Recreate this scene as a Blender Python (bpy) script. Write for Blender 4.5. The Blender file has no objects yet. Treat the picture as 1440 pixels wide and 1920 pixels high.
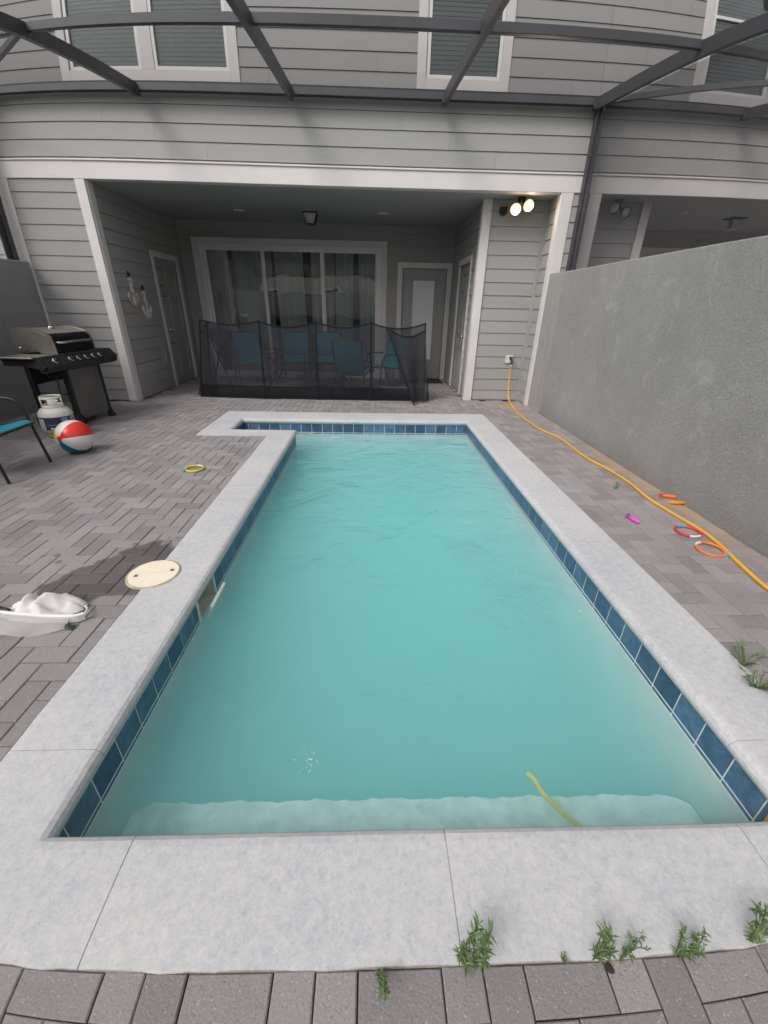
import bpy, bmesh, math, random
from mathutils import Vector, Matrix
random.seed(11)
R = math.radians
S = bpy.context.scene
C = S.collection

# ------------------------------------------------------------------ camera
# phone ultra-wide lens: its residual barrel distortion is written as a lens polynomial
cd = bpy.data.cameras.new('camera'); cam = bpy.data.objects.new('camera', cd); C.objects.link(cam); S.camera = cam
cd.type = 'PANO'
LP = (0.0, 5.23598502e-02, -1.59171441e-04, -3.95608174e-05, 8.30300828e-07)
lens = cd if hasattr(cd, 'fisheye_polynomial_k0') else cd.cycles
lens.panorama_type = 'FISHEYE_LENS_POLYNOMIAL'
for i, v in enumerate(LP):
    setattr(lens, 'fisheye_polynomial_k%d' % i, -v)
lens.fisheye_fov = 3.0
cd.sensor_width = 48; cd.sensor_height = 48; cd.sensor_fit = 'AUTO'
cd.clip_start = 0.02; cd.clip_end = 2000
pitch, roll, yaw, CH = -0.4605, 0.0199, -0.0359, 1.5067
_f = Vector((-math.sin(yaw) * math.cos(pitch), math.cos(yaw) * math.cos(pitch), math.sin(pitch)))
_r = Vector((math.cos(yaw), math.sin(yaw), 0)); _u = _r.cross(_f)
_r2 = math.cos(roll) * _r + math.sin(roll) * _u; _u2 = -math.sin(roll) * _r + math.cos(roll) * _u
cam.matrix_world = Matrix(((_r2.x, _u2.x, -_f.x, 0), (_r2.y, _u2.y, -_f.y, 0), (_r2.z, _u2.z, -_f.z, CH), (0, 0, 0, 1)))

# ------------------------------------------------------------------ sky, sun, exposure
W = bpy.data.worlds.new('World'); S.world = W; W.use_nodes = True
wn = W.node_tree; bg = wn.nodes['Background']
sky = wn.nodes.new('ShaderNodeTexSky'); sky.sky_type = 'NISHITA'; sky.sun_disc = False
SUN_EL, SUN_AZ = 46, 224          # high and behind the camera, hidden by cloud
sky.sun_elevation = R(SUN_EL); sky.sun_rotation = R(SUN_AZ); sky.dust_density = 3.0
hs = wn.nodes.new('ShaderNodeHueSaturation'); hs.inputs['Saturation'].default_value = 0.10   # cloud cover: grey sky
wn.links.new(sky.outputs[0], hs.inputs['Color']); wn.links.new(hs.outputs[0], bg.inputs[0])
bg.inputs[1].default_value = 0.15
sl = bpy.data.lights.new('sun', 'SUN'); sl.energy = 0.95; sl.angle = R(26); sl.color = (1.0, 0.95, 0.91)
sun = bpy.data.objects.new('sun', sl); C.objects.link(sun)
az = R(SUN_AZ)
_d = Vector((math.sin(az) * math.cos(R(SUN_EL)), math.cos(az) * math.cos(R(SUN_EL)), math.sin(R(SUN_EL))))
sun.rotation_euler = _d.to_track_quat('Z', 'Y').to_euler(); sun.location = (0, -4, 14)
S.view_settings.view_transform = 'Standard'; S.view_settings.look = 'None'
S.view_settings.exposure = 0.84; S.view_settings.gamma = 1.0; S.view_settings.use_curve_mapping = False
S.render.engine = 'CYCLES'
cy = S.cycles
cy.use_denoising = True
cy.max_bounces = 14; cy.diffuse_bounces = 7; cy.glossy_bounces = 4; cy.transmission_bounces = 8
cy.volume_bounces = 12; cy.transparent_max_bounces = 24
cy.caustics_refractive = True; cy.caustics_reflective = False; cy.sample_clamp_indirect = 6

# ------------------------------------------------------------------ node helpers
def new_mat(name):
    m = bpy.data.materials.new(name); m.use_nodes = True
    nt = m.node_tree; b = nt.nodes['Principled BSDF']
    return m, nt, b
def nd(nt, typ, **kw):
    n = nt.nodes.new(typ)
    for k, v in kw.items():
        if k.startswith('i_'):
            key = k[2:]; key = int(key) if key.isdigit() else key.replace('_', ' ')
            if isinstance(v, bpy.types.NodeSocket): nt.links.new(v, n.inputs[key])
            else: n.inputs[key].default_value = v
        else: setattr(n, k, v)
    return n
def pos(nt): return nd(nt, 'ShaderNodeNewGeometry').outputs['Position']
def obj_co(nt): return nd(nt, 'ShaderNodeTexCoord').outputs['Object']
def noise(nt, vec, scale, detail=4, rough=0.55, dist=0.0):
    n = nd(nt, 'ShaderNodeTexNoise', i_Scale=scale, i_Detail=detail, i_Roughness=rough, i_Distortion=dist)
    nt.links.new(vec, n.inputs['Vector']); return n.outputs['Fac']
def ramp(nt, fac, *stops):
    n = nt.nodes.new('ShaderNodeValToRGB'); e = n.color_ramp.elements
    while len(e) < len(stops): e.new(0.5)
    for el, (p, c) in zip(e, stops):
        el.position = p; el.color = (c, c, c, 1) if isinstance(c, (int, float)) else (*c, 1)
    nt.links.new(fac, n.inputs[0]); return n.outputs[0]
def mathn(nt, op, a, b=None, clamp=False):
    n = nt.nodes.new('ShaderNodeMath'); n.operation = op; n.use_clamp = clamp
    for i, v in enumerate((a, b)):
        if v is None: continue
        if isinstance(v, bpy.types.NodeSocket): nt.links.new(v, n.inputs[i])
        else: n.inputs[i].default_value = v
    return n.outputs[0]
def mixc(nt, fac, a, b, mode='MIX'):
    n = nt.nodes.new('ShaderNodeMix'); n.data_type = 'RGBA'; n.blend_type = mode
    for i, v in ((0, fac), (6, a), (7, b)):
        if isinstance(v, bpy.types.NodeSocket): nt.links.new(v, n.inputs[i])
        elif i == 0: n.inputs[0].default_value = v
        else: n.inputs[i].default_value = (*v, 1)
    return n.outputs[2]
def bump(nt, h, strength=0.3, dist=0.01, normal=None):
    n = nd(nt, 'ShaderNodeBump', i_Strength=strength, i_Distance=dist); nt.links.new(h, n.inputs['Height'])
    if normal: nt.links.new(normal, n.inputs['Normal'])
    return n.outputs[0]
def setc(nt, b, sock, v):
    if isinstance(v, bpy.types.NodeSocket): nt.links.new(v, b.inputs[sock])
    elif isinstance(v, (tuple, list)): b.inputs[sock].default_value = (*v, 1)
    else: b.inputs[sock].default_value = v

M = {}
def simple(name, col, rough=0.6, metal=0.0, var=0.12, scale=8.0, bmp=0.0, bscale=60, spec=0.5):
    m, nt, b = new_mat(name)
    p = obj_co(nt)
    n = noise(nt, p, scale, 5)
    lo = tuple(c * (1 - var) for c in col); hi = tuple(min(1, c * (1 + var)) for c in col)
    setc(nt, b, 'Base Color', ramp(nt, n, (0.3, lo), (0.7, hi)))
    b.inputs['Roughness'].default_value = rough; b.inputs['Metallic'].default_value = metal
    b.inputs['Specular IOR Level'].default_value = spec
    if bmp: setc(nt, b, 'Normal', bump(nt, noise(nt, p, bscale, 3), bmp, 0.004))
    M[name] = m; return m

# siding: cement board with woodgrain, painted warm grey
def mk_siding(name, col):
    m, nt, b = new_mat(name)
    p = pos(nt)
    st = nd(nt, 'ShaderNodeMapping', i_Vector=p, i_Scale=(1.2, 1.2, 22))
    g = noise(nt, st.outputs[0], 4.0, 6, 0.6)
    big = noise(nt, p, 0.9, 3)
    oi = nd(nt, 'ShaderNodeObjectInfo').outputs['Random']
    v = mathn(nt, 'ADD', mathn(nt, 'MULTIPLY', g, 0.35), mathn(nt, 'ADD', mathn(nt, 'MULTIPLY', big, 0.45), mathn(nt, 'MULTIPLY', oi, 0.2)))
    setc(nt, b, 'Base Color', ramp(nt, v, (0.25, tuple(c * 0.9 for c in col)), (0.75, tuple(c * 1.08 for c in col))))
    b.inputs['Roughness'].default_value = 0.62; b.inputs['Specular IOR Level'].default_value = 0.35
    setc(nt, b, 'Normal', bump(nt, g, 0.25, 0.003))
    M[name] = m
mk_siding('siding', (0.360, 0.349, 0.338))
mk_siding('soffit', (0.36, 0.355, 0.35))
simple('trim', (0.70, 0.655, 0.64), 0.5, var=0.04, scale=3, bmp=0.12, bscale=90)
simple('grey_board', (0.345, 0.335, 0.325), 0.6, var=0.06, scale=5, bmp=0.1)
simple('door_paint', (0.36, 0.35, 0.335), 0.45, var=0.04)
simple('white_vinyl', (0.80, 0.78, 0.76), 0.35, var=0.02)
simple('blind', (0.80, 0.81, 0.80), 0.6, var=0.05)
simple('aluminium_dark', (0.045, 0.043, 0.050), 0.42, 0.0, var=0.15, scale=5, bmp=0.05, spec=0.6)
simple('black_metal', (0.018, 0.018, 0.02), 0.42, 0.0, var=0.2)
simple('black_plastic', (0.022, 0.022, 0.024), 0.55, var=0.2)
simple('fence_black', (0.016, 0.016, 0.019), 0.8, var=0.2, spec=0.2)
simple('rubber', (0.02, 0.02, 0.02), 0.85, var=0.25, bmp=0.3)
simple('steel', (0.62, 0.61, 0.60), 0.28, 1.0, var=0.06)
simple('chrome', (0.8, 0.8, 0.8), 0.12, 1.0, var=0.02)
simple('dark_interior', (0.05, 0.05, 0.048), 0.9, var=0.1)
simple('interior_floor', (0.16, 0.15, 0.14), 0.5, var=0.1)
simple('step_plaster', (0.80, 0.78, 0.76), 0.8, var=0.22, scale=14, bmp=0.3, bscale=25)
simple('plaster', (0.56, 0.62, 0.59), 0.8, var=0.08, scale=2.2, bmp=0.3, bscale=25)
simple('grout', (0.72, 0.73, 0.70), 0.85, var=0.08, scale=30)
simple('cream_plastic', (0.88, 0.78, 0.62), 0.5, var=0.05, scale=9, bmp=0.1, bscale=200)
simple('white_plastic', (0.74, 0.74, 0.70), 0.4, var=0.06)
simple('hose_yellow', (0.80, 0.40, 0.03), 0.38, var=0.06, scale=3)
simple('hose_wet', (0.75, 0.52, 0.02), 0.4, var=0.08, scale=20)
simple('tank_paint', (0.72, 0.69, 0.62), 0.4, var=0.05, scale=12)
simple('grille_white', (0.36, 0.36, 0.38), 0.6, var=0.08)
simple('stem', (0.10, 0.15, 0.04), 0.6, var=0.2, scale=40)
simple('toy_green', (0.10, 0.30, 0.03), 0.4); simple('toy_pink', (0.72, 0.10, 0.52), 0.4)
simple('toy_purple', (0.16, 0.05, 0.25), 0.4); simple('toy_orange', (0.80, 0.17, 0.04), 0.4)
simple('toy_amber', (0.80, 0.30, 0.03), 0.4); simple('toy_red', (0.66, 0.03, 0.05), 0.4)
simple('toy_blue', (0.05, 0.38, 0.58), 0.4); simple('toy_yellow', (0.75, 0.62, 0.03), 0.4)
simple('toy_dark', (0.02, 0.04, 0.08), 0.5)
simple('mat_fibre', (0.045, 0.03, 0.028), 0.95, var=0.4, scale=60, bmp=0.6, bscale=200)
simple('anchor_rope', (0.62, 0.58, 0.55), 0.9, var=0.3, scale=60, bmp=0.5, bscale=120)
simple('anchor_dark', (0.02, 0.03, 0.07), 0.7); simple('anchor_red', (0.48, 0.34, 0.29), 0.7)
simple('label_navy', (0.03, 0.045, 0.08), 0.45, var=0.2); simple('label_blue', (0.16, 0.34, 0.62), 0.45)
simple('label_white', (0.62, 0.64, 0.66), 0.5, var=0.1)
simple('net_metal', (0.80, 0.79, 0.79), 0.35, 0.0, var=0.03)
simple('debris', (0.50, 0.42, 0.30), 0.9, var=0.3)
simple('soil', (0.12, 0.11, 0.07), 0.95, var=0.4, scale=1.5)
simple('roof_shingle', (0.08, 0.08, 0.085), 0.9, var=0.3, scale=12, bmp=0.5)

# sling fabric
m, nt, b = new_mat('teal_sling'); p = obj_co(nt)
w = nd(nt, 'ShaderNodeTexWave', i_Scale=160.0, i_Distortion=0.3); nt.links.new(p, w.inputs['Vector'])
setc(nt, b, 'Base Color', mixc(nt, mathn(nt, 'MULTIPLY', w.outputs['Fac'], 0.35), (0.01, 0.24, 0.31), (0.01, 0.18, 0.24)))
b.inputs['Roughness'].default_value = 0.75; setc(nt, b, 'Normal', bump(nt, w.outputs['Fac'], 0.3, 0.001)); M['teal_sling'] = m

# coping: acid-washed concrete
m, nt, b = new_mat('coping_concrete'); p = pos(nt)
n1 = noise(nt, p, 1.6, 5, 0.6); n2 = noise(nt, p, 70, 6, 0.75); n3 = noise(nt, p, 30, 8, 0.78, 0.5)
v = mathn(nt, 'ADD', mathn(nt, 'MULTIPLY', n1, 0.26), mathn(nt, 'ADD', mathn(nt, 'MULTIPLY', n2, 0.30), mathn(nt, 'MULTIPLY', n3, 0.44)))
col = ramp(nt, v, (0.40, (0.435, 0.445, 0.48)), (0.50, (0.545, 0.542, 0.557)), (0.60, (0.65, 0.62, 0.60)))
stain = ramp(nt, noise(nt, p, 1.1, 4, 0.6, 1.0), (0.62, 0.0), (0.74, 1.0))
col = mixc(nt, mathn(nt, 'MULTIPLY', stain, 0.35), col, (0.60, 0.55, 0.46))
fleck = ramp(nt, noise(nt, p, 230, 2, 0.5), (0.30, 1.0), (0.36, 0.0))
col = mixc(nt, mathn(nt, 'MULTIPLY', fleck, 0.35), col, (0.22, 0.21, 0.20))
pz = nd(nt, 'ShaderNodeSeparateXYZ', i_0=p).outputs['Z']
sp_x = nd(nt, 'ShaderNodeSeparateXYZ', i_0=p).outputs['Y']
edge = mathn(nt, 'MULTIPLY', ramp(nt, mathn(nt, 'MULTIPLY', pz, 100.0), (0.0, 1.0), (0.35, 0.0)), mathn(nt, 'LESS_THAN', sp_x, 0.5))
col = mixc(nt, mathn(nt, 'MULTIPLY', edge, ramp(nt, n3, (0.35, 1.0), (0.6, 0.4))), col, (0.33, 0.24, 0.17))
setc(nt, b, 'Base Color', col); b.inputs['Roughness'].default_value = 0.78; b.inputs['Specular IOR Level'].default_value = 0.3
bb = bump(nt, n3, 0.4, 0.006); setc(nt, b, 'Normal', bump(nt, n2, 0.5, 0.004, bb)); M['coping_concrete'] = m

# stucco
def mk_stucco(name, a, c, patch):
    m, nt, b = new_mat(name); p = pos(nt)
    vor = nd(nt, 'ShaderNodeTexNoise', i_Scale=48.0, i_Detail=7.0, i_Roughness=0.7, i_Distortion=1.6); nt.links.new(p, vor.inputs['Vector'])
    n1 = noise(nt, p, 1.3, 6, 0.62, 0.4)
    col = mixc(nt, ramp(nt, n1, (0.40, 0.0), (0.66, 1.0)), a, c)
    col = mixc(nt, mathn(nt, 'MULTIPLY', ramp(nt, noise(nt, p, 3.4, 7, 0.72, 1.0), (0.56, 0.0), (0.70, 1.0)), patch), col, tuple(min(1, x * 1.42) for x in c))
    col = mixc(nt, ramp(nt, vor.outputs['Fac'], (0.25, 0.30), (0.55, 0.0)), col, (0.10, 0.10, 0.10), 'MULTIPLY')
    sp = nd(nt, 'ShaderNodeSeparateXYZ', i_0=p).outputs['Z']
    dirt = mathn(nt, 'MULTIPLY', ramp(nt, mathn(nt, 'ADD', sp, mathn(nt, 'MULTIPLY', n1, 0.35)), (0.12, 1.0), (0.42, 0.0)), 0.35)
    col = mixc(nt, dirt, col, (0.17, 0.15, 0.13))
    setc(nt, b, 'Base Color', col); b.inputs['Roughness'].default_value = 0.92; b.inputs['Specular IOR Level'].default_value = 0.15
    setc(nt, b, 'Normal', bump(nt, vor.outputs['Fac'], 1.0, 0.034)); M[name] = m
mk_stucco('stucco', (0.46, 0.452, 0.446), (0.52, 0.508, 0.498), 0.5)
mk_stucco('stucco_left', (0.41, 0.405, 0.41), (0.46, 0.455, 0.46), 0.15)

# pavers: per-stone tone, pale aggregate flecks, wet patch, builder's sand near the right wall
def sand_mask(nt, p):
    s = nd(nt, 'ShaderNodeSeparateXYZ', i_0=p); x, y = s.outputs['X'], s.outputs['Y']
    st = nd(nt, 'ShaderNodeMapping', i_Vector=p, i_Scale=(1.0, 1.8, 1.0))
    n = noise(nt, st.outputs[0], 3.6, 7, 0.75)
    near = ramp(nt, x, (0.0, 0.0), (1.0, 1.0))
    mr = nd(nt, 'ShaderNodeMapRange', i_1=2.38, i_2=2.74, i_3=0.0, i_4=0.48); nt.links.new(x, mr.inputs[0])
    yr = nd(nt, 'ShaderNodeMapRange', i_1=2.2, i_2=2.9, i_3=0.0, i_4=1.0); nt.links.new(y, yr.inputs[0])
    yr2 = nd(nt, 'ShaderNodeMapRange', i_1=5.4, i_2=4.4, i_3=0.25, i_4=1.0); nt.links.new(y, yr2.inputs[0])
    t = mathn(nt, 'ADD', n, mr.outputs[0])
    return t, mathn(nt, 'MULTIPLY', yr.outputs[0], yr2.outputs[0]), x, y
def mk_paver(name):
    m, nt, b = new_mat(name); p = pos(nt)
    oi = nd(nt, 'ShaderNodeObjectInfo').outputs['Random']
    at = nd(nt, 'ShaderNodeAttribute', attribute_name='tone').outputs['Fac']
    rnd = mathn(nt, 'FRACT', mathn(nt, 'ADD', mathn(nt, 'MULTIPLY', oi, 7.13), mathn(nt, 'MULTIPLY', at, 1.0)))
    n1 = noise(nt, p, 3.0, 5, 0.6); n2 = noise(nt, p, 120, 4, 0.7)
    v = mathn(nt, 'ADD', mathn(nt, 'MULTIPLY', rnd, 0.42), mathn(nt, 'ADD', mathn(nt, 'MULTIPLY', n1, 0.38), mathn(nt, 'MULTIPLY', n2, 0.20)))
    col = ramp(nt, v, (0.25, (0.240, 0.218, 0.221)), (0.5, (0.305, 0.277, 0.279)), (0.8, (0.370, 0.338, 0.336)))
    vo = nd(nt, 'ShaderNodeTexVoronoi', i_Scale=95.0, i_Randomness=1.0); nt.links.new(p, vo.inputs['Vector'])
    keep = ramp(nt, nd(nt, 'ShaderNodeSeparateXYZ', i_0=vo.outputs['Color']).outputs['X'], (0.80, 0.0), (0.86, 1.0))
    fl = mathn(nt, 'MULTIPLY', ramp(nt, vo.outputs['Distance'], (0.20, 1.0), (0.30, 0.0)), keep)
    col = mixc(nt, mathn(nt, 'MULTIPLY', fl, 0.6), col, (0.50, 0.48, 0.44))
    vo2 = nd(nt, 'ShaderNodeTexVoronoi', i_Scale=260.0, i_Randomness=1.0); nt.links.new(p, vo2.inputs['Vector'])
    k2_ = ramp(nt, nd(nt, 'ShaderNodeSeparateXYZ', i_0=vo2.outputs['Color']).outputs['X'], (0.72, 0.0), (0.76, 1.0))
    col = mixc(nt, mathn(nt, 'MULTIPLY', mathn(nt, 'MULTIPLY', ramp(nt, vo2.outputs['Distance'], (0.25, 1.0), (0.4, 0.0)), k2_), 0.55), col, (0.50, 0.47, 0.44))
    pit = ramp(nt, noise(nt, p, 170, 3, 0.6), (0.34, 1.0), (0.42, 0.0))
    col = mixc(nt, mathn(nt, 'MULTIPLY', pit, 0.45), col, (0.10, 0.09, 0.09))
    # wet patch left by the dripping skimmer net
    s = nd(nt, 'ShaderNodeSeparateXYZ', i_0=p); X, Y = s.outputs['X'], s.outputs['Y']
    def blob(cx, cy_, ax, ay, ang, wob=0.35):
        dx = mathn(nt, 'SUBTRACT', X, cx); dy = mathn(nt, 'SUBTRACT', Y, cy_)
        ca, sa = math.cos(ang), math.sin(ang)
        u = mathn(nt, 'DIVIDE', mathn(nt, 'ADD', mathn(nt, 'MULTIPLY', dx, ca), mathn(nt, 'MULTIPLY', dy, sa)), ax)
        w_ = mathn(nt, 'DIVIDE', mathn(nt, 'SUBTRACT', mathn(nt, 'MULTIPLY', dy, ca), mathn(nt, 'MULTIPLY', dx, sa)), ay)
        d = mathn(nt, 'SQRT', mathn(nt, 'ADD', mathn(nt, 'MULTIPLY', u, u), mathn(nt, 'MULTIPLY', w_, w_)))
        return mathn(nt, 'ADD', d, mathn(nt, 'MULTIPLY', mathn(nt, 'SUBTRACT', wn_, 0.5), wob * 4))
    wn_ = noise(nt, p, 7, 6, 0.65)
    d1 = blob(-1.64, 2.14, 0.50, 0.22, R(56), 0.30)
    d2 = blob(-1.44, 2.33, 0.14, 0.16, 0.2, 0.35)
    d3 = blob(-1.42, 2.10, 0.19, 0.17, 0.0, 0.2)
    d = mathn(nt, 'MINIMUM', mathn(nt, 'MINIMUM', d1, d2), d3)
    wet = ramp(nt, d, (0.90, 1.0), (1.0, 0.0))
    vd = nd(nt, 'ShaderNodeTexVoronoi', i_Scale=13.0); nt.links.new(p, vd.inputs['Vector'])
    kd = ramp(nt, nd(nt, 'ShaderNodeSeparateXYZ', i_0=vd.outputs['Color']).outputs['Y'], (0.45, 0.0), (0.5, 1.0))
    drop = mathn(nt, 'MULTIPLY', ramp(nt, vd.outputs['Distance'], (0.26, 1.0), (0.32, 0.0)), kd)
    drop = mathn(nt, 'MULTIPLY', drop, ramp(nt, blob(-1.95, 2.40, 0.42, 0.17, 0.15, 0.3), (0.8, 1.0), (1.0, 0.0)))
    wet = mathn(nt, 'MAXIMUM', wet, mathn(nt, 'MULTIPLY', drop, 0.7))
    col = mixc(nt, mathn(nt, 'MULTIPLY', wet, 0.85), col, mixc(nt, 1.0, col, (0.36, 0.345, 0.34), 'MULTIPLY'))
    t, yy, _, _ = sand_mask(nt, p)
    sm = mathn(nt, 'MULTIPLY', ramp(nt, t, (0.77, 0.0), (0.90, 1.0)), yy)
    col = mixc(nt, mathn(nt, 'MULTIPLY', sm, 0.75), col, (0.46, 0.31, 0.17))
    pl = ramp(nt, mathn(nt, 'ADD', blob(2.38, 7.25, 0.42, 0.22, 0.0, 0.45), 0.0), (0.55, 1.0), (0.85, 0.0))
    col = mixc(nt, mathn(nt, 'MULTIPLY', pl, 0.7), col, (0.46, 0.31, 0.17))
    setc(nt, b, 'Base Color', col)
    rg = nd(nt, 'ShaderNodeMapRange', i_3=0.82, i_4=0.45); nt.links.new(wet, rg.inputs[0]); setc(nt, b, 'Roughness', rg.outputs[0])
    b.inputs['Specular IOR Level'].default_value = 0.35
    setc(nt, b, 'Normal', bump(nt, n2, 0.9, 0.006)); M[name] = m
mk_paver('paver')
m, nt, b = new_mat('joint_sand'); p = pos(nt)
t, yy, _, _ = sand_mask(nt, p)
sm = mathn(nt, 'MULTIPLY', ramp(nt, t, (0.70, 0.0), (0.80, 1.0)), yy)
setc(nt, b, 'Base Color', mixc(nt, sm, mixc(nt, noise(nt, p, 20, 4), (0.022, 0.019, 0.018), (0.055, 0.046, 0.042)), (0.50, 0.34, 0.18)))
b.inputs['Roughness'].default_value = 0.95; M['joint_sand'] = m

# pool tile: mottled slate-blue glaze
m, nt, b = new_mat('pool_tile'); p = pos(nt)
oi = nd(nt, 'ShaderNodeObjectInfo').outputs['Random']
v = mathn(nt, 'ADD', mathn(nt, 'MULTIPLY', noise(nt, p, 14, 7, 0.72, 0.8), 0.75), mathn(nt, 'MULTIPLY', oi, 0.25))
setc(nt, b, 'Base Color', ramp(nt, v, (0.32, (0.036, 0.072, 0.140)), (0.52, (0.062, 0.120, 0.215)), (0.72, (0.13, 0.215, 0.33))))
b.inputs['Roughness'].default_value = 0.30; setc(nt, b, 'Normal', bump(nt, noise(nt, p, 30, 4), 0.15, 0.003)); M['pool_tile'] = m

# pool water: refracting rippled surface over slightly milky turquoise water
m, nt, b = new_mat('pool_water'); nt.nodes.remove(b); out = nt.nodes['Material Output']; p = pos(nt)
sx = nd(nt, 'ShaderNodeSeparateXYZ', i_0=p); X, Y = sx.outputs['X'], sx.outputs['Y']
def lump(cx, cy_, r):
    dx = mathn(nt, 'SUBTRACT', X, cx); dy = mathn(nt, 'SUBTRACT', Y, cy_)
    d = mathn(nt, 'SQRT', mathn(nt, 'ADD', mathn(nt, 'MULTIPLY', dx, dx), mathn(nt, 'MULTIPLY', dy, dy)))
    n = nd(nt, 'ShaderNodeMapRange', i_1=r, i_2=0.0, i_3=0.0, i_4=1.0); nt.links.new(d, n.inputs[0])
    n.interpolation_type = 'SMOOTHSTEP'; return n.outputs[0]
a1 = noise(nt, p, 1.7, 3, 0.5, 0.9); a2 = noise(nt, p, 8, 4, 0.55, 0.5); a3 = noise(nt, p, 40, 3, 0.6, 1.5)
rip = lump(0.79, 2.72, 0.45)
for c_ in ((0.28, 1.30, 0.62), (-0.25, 1.07, 0.16), (1.33, 2.03, 0.09), (0.85, 5.8, 0.6), (-0.85, 5.2, 0.6), (0.95, 2.15, 0.6), (-0.70, 1.45, 0.55)):
    rip = mathn(nt, 'MAXIMUM', rip, lump(*c_))
h = mathn(nt, 'ADD', mathn(nt, 'MULTIPLY', a1, 0.95), mathn(nt, 'ADD', mathn(nt, 'MULTIPLY', a2, 0.24), mathn(nt, 'MULTIPLY', mathn(nt, 'MULTIPLY', a3, rip), 0.15)))
nb = bump(nt, h, 1.0, 0.065)
fr = nd(nt, 'ShaderNodeFresnel', i_IOR=1.333); nt.links.new(nb, fr.inputs['Normal'])
tr = nd(nt, 'ShaderNodeBsdfTransparent'); gg = nd(nt, 'ShaderNodeBsdfGlossy', i_Roughness=0.02); nt.links.new(nb, gg.inputs['Normal'])
back = nd(nt, 'ShaderNodeNewGeometry').outputs['Backfacing']
ms = nd(nt, 'ShaderNodeMixShader'); nt.links.new(mathn(nt, 'MULTIPLY', fr.outputs[0], mathn(nt, 'SUBTRACT', 1.0, back)), ms.inputs[0]); nt.links.new(tr.outputs[0], ms.inputs[1]); nt.links.new(gg.outputs[0], ms.inputs[2])
nt.links.new(ms.outputs[0], out.inputs['Surface'])
pv = nd(nt, 'ShaderNodeVolumePrincipled', i_Density=1.75, i_Anisotropy=0.0)
pv.inputs['Color'].default_value = (0.56, 0.930, 0.935, 1)
nt.links.new(pv.outputs[0], out.inputs['Volume']); M['pool_water'] = m

# window glass
def mk_glass(name, tint, rough=0.0, boost=5.0):
    m, nt, b = new_mat(name); nt.nodes.remove(b); out = nt.nodes['Material Output']; p = pos(nt)
    fr = nd(nt, 'ShaderNodeFresnel', i_IOR=1.52)
    nb = bump(nt, noise(nt, p, 1.3, 2, 0.4), 0.35, 0.02)
    tr = nd(nt, 'ShaderNodeBsdfTransparent'); tr.inputs[0].default_value = (*tint, 1)
    g = nd(nt, 'ShaderNodeBsdfGlossy', i_Roughness=rough); nt.links.new(nb, g.inputs['Normal']); nt.links.new(nb, fr.inputs['Normal'])
    f2 = mathn(nt, 'MULTIPLY', fr.outputs[0], boost, True)
    mx = nd(nt, 'ShaderNodeMixShader'); nt.links.new(f2, mx.inputs[0]); nt.links.new(tr.outputs[0], mx.inputs[1]); nt.links.new(g.outputs[0], mx.inputs[2])
    nt.links.new(mx.outputs[0], out.inputs['Surface']); M[name] = m
mk_glass('glass', (0.90, 0.93, 0.91)); mk_glass('upper_glass', (0.80, 0.83, 0.82), 0.0, 1.5); mk_glass('table_glass', (0.30, 0.34, 0.33), 0.05)

# woven screen: open area falls off at grazing angles, as it does in real mesh
def mk_screen(name, col, cover):
    m, nt, b = new_mat(name); nt.nodes.remove(b); out = nt.nodes['Material Output']
    g = nd(nt, 'ShaderNodeNewGeometry')
    dt = nd(nt, 'ShaderNodeVectorMath', operation='DOT_PRODUCT'); nt.links.new(g.outputs['Incoming'], dt.inputs[0]); nt.links.new(g.outputs['Normal'], dt.inputs[1])
    c = mathn(nt, 'MAXIMUM', mathn(nt, 'ABSOLUTE', dt.outputs['Value']), 0.18)
    fac = mathn(nt, 'SUBTRACT', 1.0, mathn(nt, 'POWER', 1 - cover, mathn(nt, 'DIVIDE', 1.0, c)), True)
    tr = nd(nt, 'ShaderNodeBsdfTransparent'); df = nd(nt, 'ShaderNodeBsdfDiffuse'); df.inputs[0].default_value = (*col, 1)
    mx = nd(nt, 'ShaderNodeMixShader'); nt.links.new(fac, mx.inputs[0]); nt.links.new(tr.outputs[0], mx.inputs[1]); nt.links.new(df.outputs[0], mx.inputs[2])
    nt.links.new(mx.outputs[0], out.inputs['Surface']); M[name] = m
mk_screen('roof_screen', (0.05, 0.048, 0.055), 0.17)
mk_screen('side_screen', (0.05, 0.05, 0.055), 0.24)
mk_screen('fence_mesh', (0.045, 0.045, 0.053), 0.66)
mk_screen('fence_mesh_dense', (0.02, 0.02, 0.024), 0.72)
mk_screen('sheer', (0.90, 0.93, 0.91), 0.94)
mk_screen('net_mesh_thin', (0.60, 0.57, 0.55), 0.42)
mk_screen('net_mesh', (0.78, 0.73, 0.71), 0.80)

# leaf
m, nt, b = new_mat('leaf'); p = obj_co(nt)
setc(nt, b, 'Base Color', ramp(nt, noise(nt, p, 25, 4), (0.3, (0.09, 0.15, 0.05)), (0.7, (0.20, 0.28, 0.12)))); b.inputs['Roughness'].default_value = 0.55
M['leaf'] = m
# grill metals
m, nt, b = new_mat('grill_steel'); p = obj_co(nt)
st = nd(nt, 'ShaderNodeMapping', i_Vector=p, i_Scale=(3, 60, 3)); n = noise(nt, st.outputs[0], 6, 4)
setc(nt, b, 'Base Color', mixc(nt, n, (0.34, 0.32, 0.28), (0.46, 0.43, 0.38))); b.inputs['Metallic'].default_value = 0.85; b.inputs['Roughness'].default_value = 0.38; M['grill_steel'] = m
m, nt, b = new_mat('grill_panel'); p = obj_co(nt); n = noise(nt, p, 5, 5)
setc(nt, b, 'Base Color', mixc(nt, n, (0.17, 0.165, 0.16), (0.26, 0.25, 0.24))); b.inputs['Metallic'].default_value = 0.7; b.inputs['Roughness'].default_value = 0.45; M['grill_panel'] = m
simple('grill_black', (0.012, 0.012, 0.012), 0.22, 0.0, var=0.2)
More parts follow.
